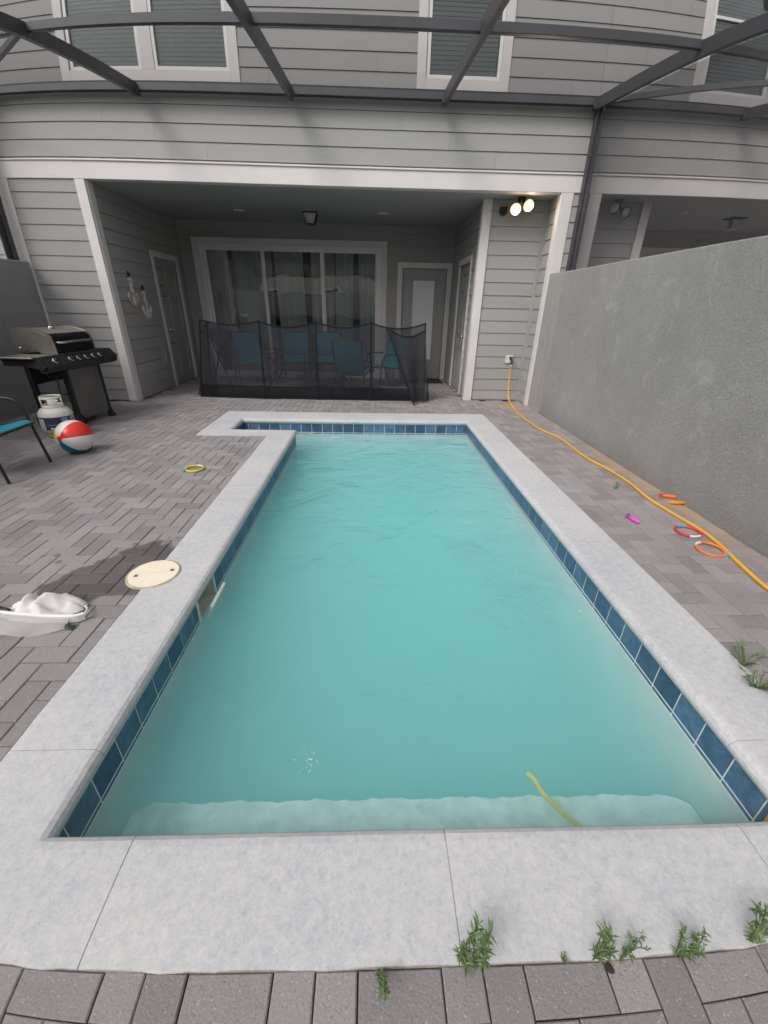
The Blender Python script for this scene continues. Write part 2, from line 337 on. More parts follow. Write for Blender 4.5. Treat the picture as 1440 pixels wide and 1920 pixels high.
# beach ball vinyl
for nm, c in (('ball_white', (0.78, 0.76, 0.74)), ('ball_red', (0.80, 0.035, 0.03)), ('ball_blue', (0.0, 0.20, 0.33)), ('ball_yellow', (0.75, 0.62, 0.05))):
    mm = simple(nm, c, 0.28, var=0.03)
# lamp lens
m, nt, b = new_mat('lamp_lens_lit'); nt.nodes.remove(b); out = nt.nodes['Material Output']
em = nd(nt, 'ShaderNodeEmission', i_Strength=14.0); em.inputs[0].default_value = (1.0, 0.78, 0.50, 1); nt.links.new(em.outputs[0], out.inputs[0]); M['lamp_lens_lit'] = m
m, nt, b = new_mat('lens_halo_lit'); nt.nodes.remove(b); out = nt.nodes['Material Output']
em = nd(nt, 'ShaderNodeEmission', i_Strength=1.3); em.inputs[0].default_value = (1.0, 0.62, 0.26, 1); nt.links.new(em.outputs[0], out.inputs[0]); M['lens_halo_lit'] = m
simple('frosted_glass', (0.78, 0.80, 0.79), 0.12, var=0.03)
simple('lamp_lens_off', (0.35, 0.35, 0.35), 0.2)
simple('diffuser', (0.45, 0.45, 0.43), 0.5)

# ------------------------------------------------------------------ mesh helpers
class MB:
    def __init__(s): s.v = []; s.f = []; s.mi = []; s.smooth = []
    def add(s, vs, fs, mi=0, sm=False):
        o = len(s.v); s.v += [tuple(v) for v in vs]
        for f in fs: s.f.append(tuple(i + o for i in f)); s.mi.append(mi); s.smooth.append(sm)
        return s
    def box(s, x0, y0, z0, x1, y1, z1, mi=0, c=0.0):
        if c <= 0:
            vs = [(x0,y0,z0),(x1,y0,z0),(x1,y1,z0),(x0,y1,z0),(x0,y0,z1),(x1,y0,z1),(x1,y1,z1),(x0,y1,z1)]
            return s.add(vs, [(0,3,2,1),(4,5,6,7),(0,1,5,4),(1,2,6,5),(2,3,7,6),(3,0,4,7)], mi)
        vs = []
        for (ix, X) in ((0,x0),(1,x1)):
            for (iy, Y) in ((0,y0),(1,y1)):
                for (iz, Z) in ((0,z0),(1,z1)):
                    dx, dy, dz = (c if not ix else -c), (c if not iy else -c), (c if not iz else -c)
                    vs += [(X, Y+dy, Z+dz), (X+dx, Y, Z+dz), (X+dx, Y+dy, Z)]
        bm = bmesh.new(); bv = [bm.verts.new(v) for v in vs]
        r = bmesh.ops.convex_hull(bm, input=bv); bm.verts.index_update(); bmesh.ops.dissolve_limit(bm, angle_limit=0.01, verts=bm.verts, edges=bm.edges)
        bm.verts.index_update(); s.add([v.co[:] for v in bm.verts], [[v.index for v in f.verts] for f in bm.faces], mi); bm.free(); return s
    def tube(s, pts, r, n=8, mi=0, caps=True, closed=False):
        pts = [Vector(p) for p in pts]; L = len(pts); rs = r if isinstance(r, (list, tuple)) else [r] * L
        prev = None; rings = []
        for i, p in enumerate(pts):
            if closed: t = (pts[(i+1) % L] - pts[i-1]).normalized()
            else: t = (pts[min(i+1, L-1)] - pts[max(i-1, 0)]).normalized()
            if prev is None:
                a = Vector((0,0,1)) if abs(t.z) < 0.9 else Vector((1,0,0)); u = t.cross(a).normalized()
            else: u = (prev - t * prev.dot(t)).normalized()
            prev = u; w = t.cross(u)
            rings.append([p + (u * math.cos(2*math.pi*k/n) + w * math.sin(2*math.pi*k/n)) * rs[i] for k in range(n)])
        vs = [v for ring in rings for v in ring]; fs = []
        for i in range(L if closed else L-1):
            j = (i+1) % L
            for k in range(n): fs.append((i*n+k, i*n+(k+1) % n, j*n+(k+1) % n, j*n+k))
        s.add(vs, fs, mi, True)
        if caps and not closed:
            s.add(rings[0], [tuple(range(n))[::-1]], mi); s.add(rings[-1], [tuple(range(n))], mi)
        return s
    def lathe(s, prof, n=24, center=(0,0,0), axis=None, mi=0, a0=0, a1=2*math.pi):
        c = Vector(center); ax = Vector(axis or (0,0,1)).normalized()
        u = ax.orthogonal().normalized(); w = ax.cross(u); full = abs(a1-a0-2*math.pi) < 1e-6; m_ = n if full else n+1
        vs = [c + ax*z + (u*math.cos(a0+(a1-a0)*k/n) + w*math.sin(a0+(a1-a0)*k/n))*r for (r, z) in prof for k in range(m_)]
        fs = []
        for i in range(len(prof)-1):
            for k in range(n):
                k2 = (k+1) % m_ if full else k+1
                fs.append((i*m_+k, i*m_+k2, (i+1)*m_+k2, (i+1)*m_+k))
        return s.add(vs, fs, mi, True)
    def prism(s, poly, y0, y1, axis='Y', mi=0):
        n = len(poly); f = {'Y': lambda a, b, t: (a, t, b), 'X': lambda a, b, t: (t, a, b), 'Z': lambda a, b, t: (a, b, t)}[axis]
        vs = [f(a, b, y0) for a, b in poly] + [f(a, b, y1) for a, b in poly]
        fs = [tuple(range(n)), tuple(range(2*n-1, n-1, -1))] + [(i, (i+1) % n + 0, (i+1) % n + n, i+n)[::-1] for i in range(n)]
        return s.add(vs, fs, mi)
    def grid(s, fn, nu, nv, mi=0):
        vs = [fn(i/nu, j/nv) for i in range(nu+1) for j in range(nv+1)]
        return s.add(vs, [(i*(nv+1)+j, (i+1)*(nv+1)+j, (i+1)*(nv+1)+j+1, i*(nv+1)+j+1) for i in range(nu) for j in range(nv)], mi, True)
    def mesh(s, name, mats):
        me = bpy.data.meshes.new(name); me.from_pydata(s.v, [], s.f); me.update()
        for m in (mats if isinstance(mats, (list, tuple)) else [mats]): me.materials.append(M[m])
        me.polygons.foreach_set('material_index', s.mi); me.polygons.foreach_set('use_smooth', s.smooth)
        bm = bmesh.new(); bm.from_mesh(me); bmesh.ops.recalc_face_normals(bm, faces=bm.faces); bm.to_mesh(me); bm.free()
        return me
    def build(s, name, mats, parent=None, loc=None, rz=0):
        return link(name, s.mesh(name, mats), parent, loc, rz)
def link(name, me, parent=None, loc=None, rz=0):
    o = bpy.data.objects.new(name, me); C.objects.link(o)
    if parent is not None: o.parent = parent
    if loc is not None: o.location = loc
    if rz: o.rotation_euler.z = rz
    return o
def tag(o, label=None, cat=None, group=None, kind=None):
    for k, v in (('label', label), ('category', cat), ('group', group), ('kind', kind)):
        if v: o[k] = v
    return o
def thing(name, label, cat, loc=(0,0,0), rz=0, group=None):
    o = bpy.data.objects.new(name, None); C.objects.link(o); o.location = loc; o.rotation_euler = (0,0,rz); o.empty_display_size = 0.1
    return tag(o, label, cat, group)
def dup(root, loc, rz, label):
    r = root.copy(); C.objects.link(r); r.location = loc; r.rotation_euler = (0,0,rz); r['label'] = label
    for ch in list(root.children):
        c = ch.copy(); C.objects.link(c); c.parent = r
        for g in ch.children:
            d = g.copy(); C.objects.link(d); d.parent = c
    return r
def smooth_path(pts, n=6):
    P = [Vector(p) for p in pts]; out = []
    for i in range(len(P)-1):
        a, b, c, d = P[max(i-1,0)], P[i], P[i+1], P[min(i+2,len(P)-1)]
        for k in range(n):
            t = k/n; out.append(0.5*((2*b)+(-a+c)*t+(2*a-5*b+4*c-d)*t*t+(-a+3*b-3*c+d)*t**3))
    out.append(P[-1]); return out

# ================================================================== SETTING: ground
XR, XL, YN, YF = 1.444, -1.027, 0.722, 6.11          # waterline tile faces
ALX, ALY = -1.90, 5.50                              # alcove
PI_ = [(XR,YN),(XR,YF),(ALX,YF),(ALX,ALY),(XL,ALY),(XL,YN)]
PO_ = [(1.779,0.427),(1.779,6.56),(-2.235,6.56),(-2.235,5.205),(-1.338,5.205),(-1.338,0.427)]
WZ = -0.191
DX0, DX1, DY0, DY1 = -5.02, 2.74, -1.9, 10.15       # deck extents

def ring_rects(x0, y0, x1, y1):   # rectangle minus coping footprint, as rectangles
    return [(x0,y0,x1,0.43),(x0,0.43,-1.34,5.21),(1.777,0.43,x1,6.56),(x0,5.21,-2.237,6.56),(x0,6.56,x1,y1)]
g = MB()
for (a,b_,c_,d_) in ((-400,-400,400,DY0-.3),(-400,DY0-.3,DX0-.4,400),(DX1+.5,DY0-.3,400,400),(DX0-.4,DY1+4,DX1+.5,400)):
    g.add([(a,b_,-0.10),(c_,b_,-0.10),(c_,d_,-0.10),(a,d_,-0.10)], [(0,1,2,3)])
tag(g.build('ground', 'soil'), kind='structure')
g = MB()
for (a,b_,c_,d_) in ring_rects(DX0-.3, DY0-.2, DX1+.35, DY1+.05):
    g.box(a,b_,-0.30,c_,d_,-0.010)
patio = tag(g.build('patio', 'joint_sand'), kind='structure')
g = MB(); g.box(3.3, DY0, -0.2, 12, 10.2, -0.002); g.box(-14, DY0, -0.2, -5.35, 10.2, -0.002)
tag(g.build('neighbouring_patio', 'grey_board'), kind='structure')

# ---- pavers, herringbone, clipped at the coping
UX, UY, OX, OY = 0.1062, 0.1025, 0.397, 0.427
foot = [(-1.34,0.43,1.777,6.56),(-2.237,5.21,-1.3,6.56)]
def clip(r):
    pieces = [r]
    for (fx0,fy0,fx1,fy1) in foot:
        nxt = []
        for (a,b_,c_,d_) in pieces:
            if c_<=fx0 or a>=fx1 or d_<=fy0 or b_>=fy1: nxt.append((a,b_,c_,d_)); continue
            if a<fx0: nxt.append((a,b_,fx0,d_))
            if c_>fx1: nxt.append((fx1,b_,c_,d_))
            aa, cc = max(a,fx0), min(c_,fx1)
            if b_<fy0: nxt.append((aa,b_,cc,fy0))
            if d_>fy1: nxt.append((aa,fy1,cc,d_))
        pieces = nxt
    out = []
    for (a,b_,c_,d_) in pieces:
        a,b_,c_,d_ = max(a,DX0),max(b_,DY0),min(c_,DX1),min(d_,DY1)
        if c_-a>0.012 and d_-b_>0.012: out.append((a,b_,c_,d_))
    return out
rects = []
i0, i1 = int((DX0-OX)/UX)-3, int((DX1-OX)/UX)+3
j0, j1 = int((DY0-OY)/UY)-3, int((DY1-OY)/UY)+3
for j in range(j0, j1):
    for i in range(i0, i1):
        k = (i+j) % 4; x = OX+i*UX; y = OY+(j-1)*UY
        if k == 0: rects += clip((x,y,x+2*UX,y+UY))
        elif k == 2: rects += clip((x,y,x+UX,y+2*UY))
# right and left strips inside the patio recess only reach the house walls
def inside_house(r):
    cx, cy_ = (r[0]+r[2])/2, (r[1]+r[3])/2
    return (cy_ > 7.24 and cx < -3.95) or (cy_ > 7.70 and cx > 1.74) or (cy_ > 7.24 and cx > 2.72)
rects = [r for r in rects if not inside_house(r)]
def paver_verts(r, rr):
    a,b_,c_,d_ = r; g_ = 0.0020; ch = 0.0036
    a+=g_;b_+=g_;c_-=g_;d_-=g_
    jx, jy = rr.uniform(-.0008,.0008), rr.uniform(-.0008,.0008)
    z = rr.uniform(-0.0018, 0.0012); tx, ty = rr.uniform(-.006,.006), rr.uniform(-.006,.006)
    cx, cy_ = (a+c_)/2, (b_+d_)/2
    def Z(x,y): return z+(x-cx)*tx+(y-cy_)*ty
    vs = [(x+jx,y+jy,-0.02) for x,y in ((a,b_),(c_,b_),(c_,d_),(a,d_))]
    vs += [(x+jx,y+jy,Z(x,y)-ch) for x,y in ((a,b_),(c_,b_),(c_,d_),(a,d_))]
    vs += [(x+jx,y+jy,Z(x,y)) for x,y in ((a+ch,b_+ch),(c_-ch,b_+ch),(c_-ch,d_-ch),(a+ch,d_-ch))]
    fs = [(8,9,10,11)]+[(i,(i+1)%4,(i+1)%4+4,i+4) for i in range(4)]+[(i+4,(i+1)%4+4,(i+1)%4+8,i+8) for i in range(4)]
    return vs, fs
def apparent(r):
    cx, cy_ = (r[0]+r[2])/2, (r[1]+r[3])/2; q = Vector((cx,cy_,-CH))
    dz = q.dot(_f)
    if dz < 0.2: return 0
    a, b2 = q.dot(_r2)/dz, q.dot(_u2)/dz
    if abs(a) > 0.95 or abs(b2) > 1.27: return 0
    return (r[2]-r[0])*(r[3]-r[1])*CH/q.length**3
order = sorted(range(len(rects)), key=lambda i: -apparent(rects[i]))
near_set = set(i for i in order[:300])
rr = random.Random(5); field = MB(); tones = []
for i, r in enumerate(rects):
    vs, fs = paver_verts(r, rr)
    if i in near_set:
        cx, cy_ = (r[0]+r[2])/2, (r[1]+r[3])/2
        me = bpy.data.meshes.new('paver'); me.from_pydata([(x-cx,y-cy_,z) for x,y,z in vs], [], fs); me.materials.append(M['paver'])
        link('paver', me, patio, (cx,cy_,0))
    else:
        field.add(vs, fs); tones += [rr.random()]*len(vs)
me = bpy.data.meshes.new('paver_field'); me.from_pydata(field.v, [], field.f); me.materials.append(M['paver'])
at = me.attributes.new('tone', 'FLOAT', 'POINT'); at.data.foreach_set('value', tones)
tag(link('paver_field', me, patio), kind='stuff')

# ================================================================== POOL
pool = thing('swimming_pool', 'rectangular swimming pool with blue waterline tiles and pale concrete coping', 'swimming pool', (0, 3.4, 0))
def P(o):  # keep world coordinates for children of an offset root
    o.matrix_parent_inverse = pool.matrix_world.inverted(); return o
pool_loc = Vector((0,3.4,0))
def pchild(mb, name, mats):
    o = mb.build(name, mats, pool); o.location = -pool_loc; return o
# shell
FL = -1.35
sh = MB(); n = len(PI_)
for i in range(n):
    a, b_ = PI_[i], PI_[(i+1) % n]
    if i == 5-0 and False: pass
    if (a, b_) == (PI_[4], PI_[5]):    # left wall, leave the skimmer throat open
        for (ya, yb, za, zb) in ((ALY,2.235,-0.03,FL),(2.235,1.975,-0.205,FL),(2.235,1.975,-0.03,-0.066),(1.975,YN,-0.03,FL)):
            sh.add([(XL,ya,za),(XL,yb,za),(XL,yb,zb),(XL,ya,zb)], [(0,1,2,3)])
    else:
        sh.add([(*a,-0.03),(*b_,-0.03),(*b_,FL),(*a,FL)], [(0,1,2,3)])
sh.add([(XL,YN,FL),(XR,YN,FL),(XR,YF,FL),(XL,YF,FL)], [(0,1,2,3)])
sh.add([(ALX,ALY,FL),(XL,ALY,FL),(XL,YF,FL),(ALX,YF,FL)], [(0,1,2,3)])
pchild(sh, 'shell', 'plaster')
st = MB()
def bench_top(u, v):
    x = XL+0.004+(XR-XL-0.008)*u
    ye = 1.085 + 0.004*math.sin(x*19)+0.003*math.sin(x*53+1)+0.003*math.sin(x*97) - 0.05*max(0, (x-1.28)/0.16)**3 - 0.03*max(0, (-0.94-x)/0.08)**2
    y = YN+0.004+(ye-YN)*v
    return (x, y, -0.46-0.012*v**8)
st.grid(bench_top, 120, 10)
st.grid(lambda u, v: (bench_top(u,1)[0], bench_top(u,1)[1]+0.012*v, -0.472+(FL+0.472)*v), 120, 2)
pchild(st, 'entry_step', 'step_plaster')
st = MB(); st.box(ALX+.004, ALY+.004, FL, XL-0.02, YF-.004, -0.62, c=0.02); pchild(st, 'corner_seat', 'plaster')

# tiles
TS = 0.1554; TT = 0.1500
tile_me = MB().box(-TT/2, -0.004, -TT/2, TT/2, 0.004, TT/2, c=0.0018).mesh('tile', 'pool_tile')
def tile_at(x, y, rz, w=None):
    if w is None or abs(w-TT) < 0.002: me = tile_me
    else: me = MB().box(-w/2, -0.004, -TT/2, w/2, 0.004, TT/2, c=0.0018).mesh('tile', 'pool_tile')
    o = link('tile', me, pool, Vector((x,y,-0.0635-TT/2))-pool_loc, rz)
def tile_run(a, b_, fixed, axis, rz, origin):
    k = math.floor((a-origin)/TS)
    while origin+k*TS < b_-0.01:
        s0, s1 = max(a, origin+k*TS)+0.0027, min(b_, origin+(k+1)*TS)-0.0027
        if s1-s0 > 0.015:
            c_ = (s0+s1)/2; x, y = (fixed, c_) if axis == 'Y' else (c_, fixed)
            yield x, y, rz, s1-s0
        k += 1
for x, y, rz, w in list(tile_run(YN,YF,XR-0.003,'Y',R(90),0.838)): tile_at(x,y,rz,w)
for x, y, rz, w in list(tile_run(YN,1.955,XL+0.003,'Y',R(90),0.80))+list(tile_run(2.255,ALY,XL+0.003,'Y',R(90),2.255)): tile_at(x,y,rz,w)
for x, y, rz, w in list(tile_run(ALX,XR,YF-0.003,'X',0,XR-40*TS))+list(tile_run(ALX,XL,ALY+0.003,'X',0,XL-10*TS))+list(tile_run(XL,XR,YN+0.003,'X',0,XL)): tile_at(x,y,rz,w)
for x, y, rz, w in list(tile_run(ALY,YF,ALX+0.003,'Y',R(90),YF-6*TS)): tile_at(x,y,rz,w)
gr = MB()
for i in range(n):
    a, b_ = Vector((*PI_[i],0)), Vector((*PI_[(i+1) % n],0))
    d_ = (b_-a).normalized(); nn = Vector((-d_.y, d_.x, 0))      # towards the water
    if i == 4:
        segs = [(a, Vector((XL,2.255,0))), (Vector((XL,1.955,0)), b_)]
    else: segs = [(a,b_)]
    for (p0,p1) in segs:
        q = [p0+nn*0.0005, p1+nn*0.0005, p1+nn*0.0068, p0+nn*0.0068]
        for (z0,z1,k_) in ((-0.0635,-0.0555,3),(-0.222,-0.0635-TT-0.0005,3)):
            gr.add([(*v.to_2d(),z0) for v in q]+[(*v.to_2d(),z1) for v in q], [(0,1,2,3),(4,5,6,7),(0,1,5,4),(1,2,6,5),(2,3,7,6),(3,0,4,7)])
        gr.add([(*(p0+nn*0.0052).to_2d(),-0.222),(*(p1+nn*0.0052).to_2d(),-0.222),(*(p1+nn*0.0052).to_2d(),-0.058),(*(p0+nn*0.0052).to_2d(),-0.058)], [(0,1,2,3)])
pchild(gr, 'grout_line', 'grout')
gs = MB()
for i in range(n):
    a, b_ = Vector((*PI_[i],0)), Vector((*PI_[(i+1) % n],0)); d_ = (b_-a).normalized(); nn = Vector((-d_.y, d_.x, 0))
    for (p0,p1) in ([(a, Vector((XL,2.255,0))), (Vector((XL,1.955,0)), b_)] if i == 4 else [(a,b_)]):
        q = [p0+nn*0.0070, p1+nn*0.0070, p1+nn*0.0082, p0+nn*0.0082]
        gs.add([(*v.to_2d(),WZ-.003) for v in q]+[(*v.to_2d(),WZ+.003) for v in q], [(0,1,2,3),(4,5,6,7),(0,1,5,4),(1,2,6,5),(2,3,7,6),(3,0,4,7)])
pchild(gs, 'scale_line', 'grout')

# coping: bullnosed sections
prof = [(0.004,-0.062),(-0.010,-0.058),(-0.021,-0.048),(-0.026,-0.034),(-0.024,-0.020),(-0.015,-0.006),(0.0,0.003),(0.022,0.006)]
def edge_dirs():
    out = []
    for i in range(n):
        a, b_ = Vector(PI_[i]), Vector(PI_[(i+1) % n]); d_ = (b_-a).normalized(); out.append((d_, Vector((d_.y,-d_.x))))   # away from the water
    return out
ED = edge_dirs()
def corner(i, o):
    p0 = Vector(PI_[i]); return p0 + ED[i-1][1]*o + ED[i][1]*o
CRACK = 1.444-0.24
def section(i, s0, s1, drop=0.0):
    """segment i between fractions; None = mitre"""
    a, b_ = Vector(PI_[i]), Vector(PI_[(i+1) % n]); d_ = ED[i][0]
    rings = []
    N_ = 14
    for k in range(N_+1):
        ring = []
        for (o, z, fq) in [(o_, z_, 1) for o_, z_ in prof]+[('q',0.006,q/10) for q in range(1,10)]+[('q',0.005,.993),('q',0.001,1),('q',-0.06,1)]:
            jag = 0.0
            if o == 'q':
                A, B = corner(i, .022).lerp(Vector(PO_[i]), fq), corner((i+1) % n, .022).lerp(Vector(PO_[(i+1) % n]), fq)
                if i == 5: jag = 0.010*math.sin(fq*9)+0.004*math.sin(fq*31)
            else: A, B = corner(i, o+ (0.002 if drop else 0)), corner((i+1) % n, o+(0.002 if drop else 0))
            sA, sB = (A-a).dot(d_), (B-a).dot(d_)
            ta = sA if s0 is None else s0; tb = sB if s1 is None else s1
            if s0 is not None and abs(s0-CRACK) < .01: ta += jag
            if s1 is not None and abs(s1-CRACK) < .01: tb += jag
            t = ta+(tb-ta)*k/N_
            if t < sA: t = sA
            if t > sB: t = sB
            p = A + d_*(t-sA)
            if o == 'q' and fq == 1 and not drop: p = p + ED[i][1]*(0.003*math.sin(t*17+i)+0.002*math.sin(t*41))*(0 if k in (0,N_) else 1)
            ring.append((p.x, p.y, z-(drop if z > -0.05 else 0)))
        rings.append(ring)
    mb = MB(); m_ = len(rings[0]); vs = [v for r_ in rings for v in r_]
    fs = [(k*m_+j, k*m_+j+1, (k+1)*m_+j+1, (k+1)*m_+j) for k in range(N_) for j in range(m_-1)]
    mb.add(vs, fs, 0, False); mb.add(rings[0], [tuple(range(m_))]); mb.add(rings[-1], [tuple(range(m_))]); return mb
g2 = 0.0014
def cuts(i, *ys):
    a = Vector(PI_[i]); d_ = ED[i][0]; s = []
    for v in ys:
        s.append(abs(v-(a.y if abs(d_.y) > .5 else a.x)))
    s = sorted(s); st_ = [None]+[x+g2 for x in s]; en = [x-g2 for x in s]+[None]
    return list(zip(st_, en))
for i, ys in ((0,(1.02,2.55,4.03)),(1,(0.035,)),(2,()),(3,()),(4,(3.24,3.56,1.02)),(5,(-0.735,0.24,1.21))):
    for (s0,s1) in cuts(i, *ys):
        sec = section(i,s0,s1); o = pchild(sec, 'coping_section', 'coping_concrete')
core = MB()
for i in range(n):
    c_ = section(i,None,None,0.004); core.add(c_.v, c_.f)
pchild(core, 'coping_core', 'coping_concrete')

# skimmer opening with its weir flap standing in it
sk = MB()
y0_, y1_ = 1.975, 2.235; zt_, zb_ = -0.066, -0.205; xd = XL-0.28
sk.add([(XL,y0_,zt_),(xd,y0_,zt_),(xd,y0_,zb_-.1),(XL,y0_,zb_-.1)], [(0,1,2,3)])
sk.add([(XL,y1_,zt_),(xd,y1_,zt_),(xd,y1_,zb_-.1),(XL,y1_,zb_-.1)], [(0,1,2,3)])
sk.add([(XL,y0_,zt_),(XL,y1_,zt_),(xd,y1_,zt_),(xd,y0_,zt_)], [(0,1,2,3)])
sk.add([(XL,y0_,WZ-0.03),(XL,y1_,WZ-0.03),(xd,y1_,WZ-0.03),(xd,y0_,WZ-0.03)], [(0,1,2,3)])
sk.add([(xd,y0_,zt_),(xd,y1_,zt_),(xd,y1_,zb_-.1),(xd,y0_,zb_-.1)], [(0,1,2,3)])
skm = pchild(sk, 'skimmer', 'white_plastic')
fr = MB()
fr.box(XL-.002,y0_-.018,-.215,XL+.010,y0_+.004,-.060,c=.002); fr.box(XL-.002,y1_-.004,-.215,XL+.010,y1_+.018,-.060,c=.002); fr.box(XL-.002,y0_+.004,-.068,XL+.008,y1_-.004,-.060,c=.001)
fr.build('skimmer_frame', 'white_plastic', skm)
fl = MB(); fl.box(-0.009,y0_+.012,0,0.009,y1_-.012,0.115,c=.003); o = fl.build('skimmer_flap', 'white_plastic', skm); o.location = (XL+0.035,0,-0.215); o.rotation_euler.y = R(24)

# water
wt = MB(); e = 0.0060
wp = [(XR-e,YN+e),(XR-e,YF-e),(ALX+e,YF-e),(ALX+e,ALY+e),(XL+e,ALY+e),(XL+e,YN+e)]
n_ = 6
wt.add([(*p,WZ) for p in wp]+[(*p,FL+.004) for p in wp], [tuple(range(6)), tuple(range(11,5,-1))]+[(i,(i+1)%6,(i+1)%6+6,i+6) for i in range(6)])
tag(wt.build('pool_water', 'pool_water'), kind='structure')

bq = random.Random(21); bu = MB()  # foam bubbles, plus white specks that stand in for glints on the water
for (bx_, by_, br_, bn) in ((0.79,2.76,.16,26),(-0.26,1.09,.05,34),(1.33,2.03,.016,12),(0.80,5.86,.12,30),(.2,3.2,1.1,16)):
    for q in range(bn):
        x, y = bx_+bq.gauss(0,br_*.5), by_+bq.gauss(0,br_*.5); r_ = bq.choice((.0012,.0016,.002,.003))
        if XL+.05 < x < XR-.05 and y > YN+.05: bu.lathe([(r_,0),(r_*.7,r_*.45),(0,r_*.7)], 7, (x,y,WZ+.0005))
tag(bu.build('bubbles_and_glints', 'label_white'), kind='stuff')

# skimmer lid
lid = thing('skimmer_lid', 'round cream plastic skimmer lid half on the coping', 'skimmer lid', (-1.335,2.152,0.007))
lm = MB(); r_ = 0.142
ring_pts = 48; holes = [(-0.092,-0.028),(0.098,0.035)]
bm = bmesh.new(); cc = bmesh.ops.create_circle(bm, cap_ends=False, radius=r_, segments=ring_pts)
for (hx,hy) in holes:
    q = [bm.verts.new((hx+a*0.012, hy+b_*0.012, 0)) for a,b_ in ((-1,-1),(1,-1),(1,1),(-1,1))]
    for k in range(4): bm.edges.new((q[k], q[(k+1) % 4]))
bmesh.ops.triangle_fill(bm, use_beauty=True, use_dissolve=False, edges=bm.edges)
for f in list(bm.faces):
    c_ = f.calc_center_median()
    if any(abs(c_.x-hx) < 0.012 and abs(c_.y-hy) < 0.012 for hx,hy in holes): bm.faces.remove(f)
ex = bmesh.ops.extrude_face_region(bm, geom=bm.faces[:]); bmesh.ops.translate(bm, verts=[v for v in ex['geom'] if isinstance(v, bmesh.types.BMVert)], vec=(0,0,0.006))
bmesh.ops.recalc_face_normals(bm, faces=bm.faces)
me = bpy.data.meshes.new('lid_disc'); bm.to_mesh(me); bm.free(); me.materials.append(M['cream_plastic']); link('lid_disc', me, lid, (0,0,0))
lm = MB(); lm.lathe([(r_+.002,-0.010),(r_+.014,-0.010),(r_+.012,-0.003),(r_+.012,0.002),(r_+.002,0.003)], 48); lm.build('lid_rim', 'debris', lid)
lm = MB(); lm.tube([(0.045*math.cos(a)-0.0, 0.03*math.sin(a)+0.002, 0.0065) for a in [R(t) for t in range(35,150,12)]], 0.0018, 6); lm.build('lid_moulding', 'cream_plastic', lid)
for hx,hy in holes:
    MB().box(hx-.012,hy-.012,-0.001,hx+.012,hy+.012,0.0005).build('lid_hole_dark', 'black_plastic', lid)  # black square in each hole, its shade put into the colour

# ================================================================== HOUSES
YH, YB = 7.25, 10.15; RV = 0.19
AX = 2.99; UW = 8.16
def board(parent, a, b_, z0, z1, plane, at_, face, name='siding_board', lo=0.013, mat='siding'):
    """lap board: a..b along the wall, wedge section; plane 'Y' (wall faces -y) or 'X'"""
    t0, t1 = lo+.012, 0.014; h = z1-z0
    if b_-a < 0.01 or h < 0.015: return
    a += 0.0012; b_ -= 0.0012
    pf = [(0,0),(t0,0),(t1,h-0.0045),(0,h-0.0045)]
    if plane == 'Y': vs = [(s, at_-face*-0-t, z0+zz) for s in (a,b_) for (t,zz) in pf]
    else: vs = [(at_+face*t, s, z0+zz) for s in (a,b_) for (t,zz) in pf]
    fs = [(0,1,2,3),(4,7,6,5)]+[(i,(i+1)%4,(i+1)%4+4,i+4) for i in range(4)]
    mb = MB().add(vs, fs); return mb.build(name, mat, parent)
def rows(z0, z1, base, rv=RV):
    k = math.floor((z0-base)/rv+1e-6); z = base+k*rv; out = []
    while z < z1-1e-4:
        a, b_ = max(z,z0), min(z+rv,z1)
        if b_-a > 0.012: out.append((a,b_,k))
        z += rv; k += 1
    return out
def window(parent, x0, x1, z0, z1, fx, panes, lit=1):
    """x0..x1 outside of trim; panes list of glass spans"""
    w = MB(); y = YH-0.032; t = 0.15
    w.box(x0,y,z0,x0+0.115,YH,z1,c=.004); w.box(x1-0.115,y,z0,x1,YH,z1,c=.004); w.box(x0+.115,y,z0,x1-.115,YH,z0+0.115,c=.004); w.box(x0+.115,y,z1-.115,x1-.115,YH,z1,c=.004)
    W_ = w.build('window', 'trim', parent)
    for (g0,g1) in panes:
        f = MB(); zb, zt = z0+0.115, z1-.115; a, b_ = g0-0.042, g1+0.042
        f.box(a,YH-.022,zb,g0,YH+.04,zt,c=.003); f.box(g1,YH-.022,zb,b_,YH+.04,zt,c=.003)
        f.box(g0,YH-.022,zb,g1,YH+.04,zb+.035,c=.003); f.box(g0,YH-.022,zt-.04,g1,YH+.04,zt,c=.003); f.box(g0,YH-.026,z0+.93,g1,YH+.04,z0+.97,c=.003)
        f.build('sash', 'white_vinyl', W_)
        MB().box(g0+.002,YH+.006,zb+.036,g1-.002,YH+.010,zt-.042).build('pane', 'upper_glass', W_)
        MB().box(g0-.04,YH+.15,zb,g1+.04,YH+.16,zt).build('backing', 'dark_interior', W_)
        zz = zb+.045
        sl_ = None
        while zz < zt-.02:
            if sl_ is None:
                sl_ = MB(); sl_.add([(g0+.006,-.004,-.021),(g1-.006,-.004,-.021),(g1-.006,.012,.021),(g0+.006,.012,.021)], [(0,1,2,3)]); sme = sl_.mesh('blind_slat','blind')
            link('blind_slat', sme, W_, (0,YH+.06,zz)); zz += 0.046
    if len(panes) > 1:
        MB().box(panes[0][1]+.042,YH-.03,z0+.115,panes[1][0]-.042,YH+.04,z1-.115,c=.003).build('mullion', 'trim', W_)
    return W_

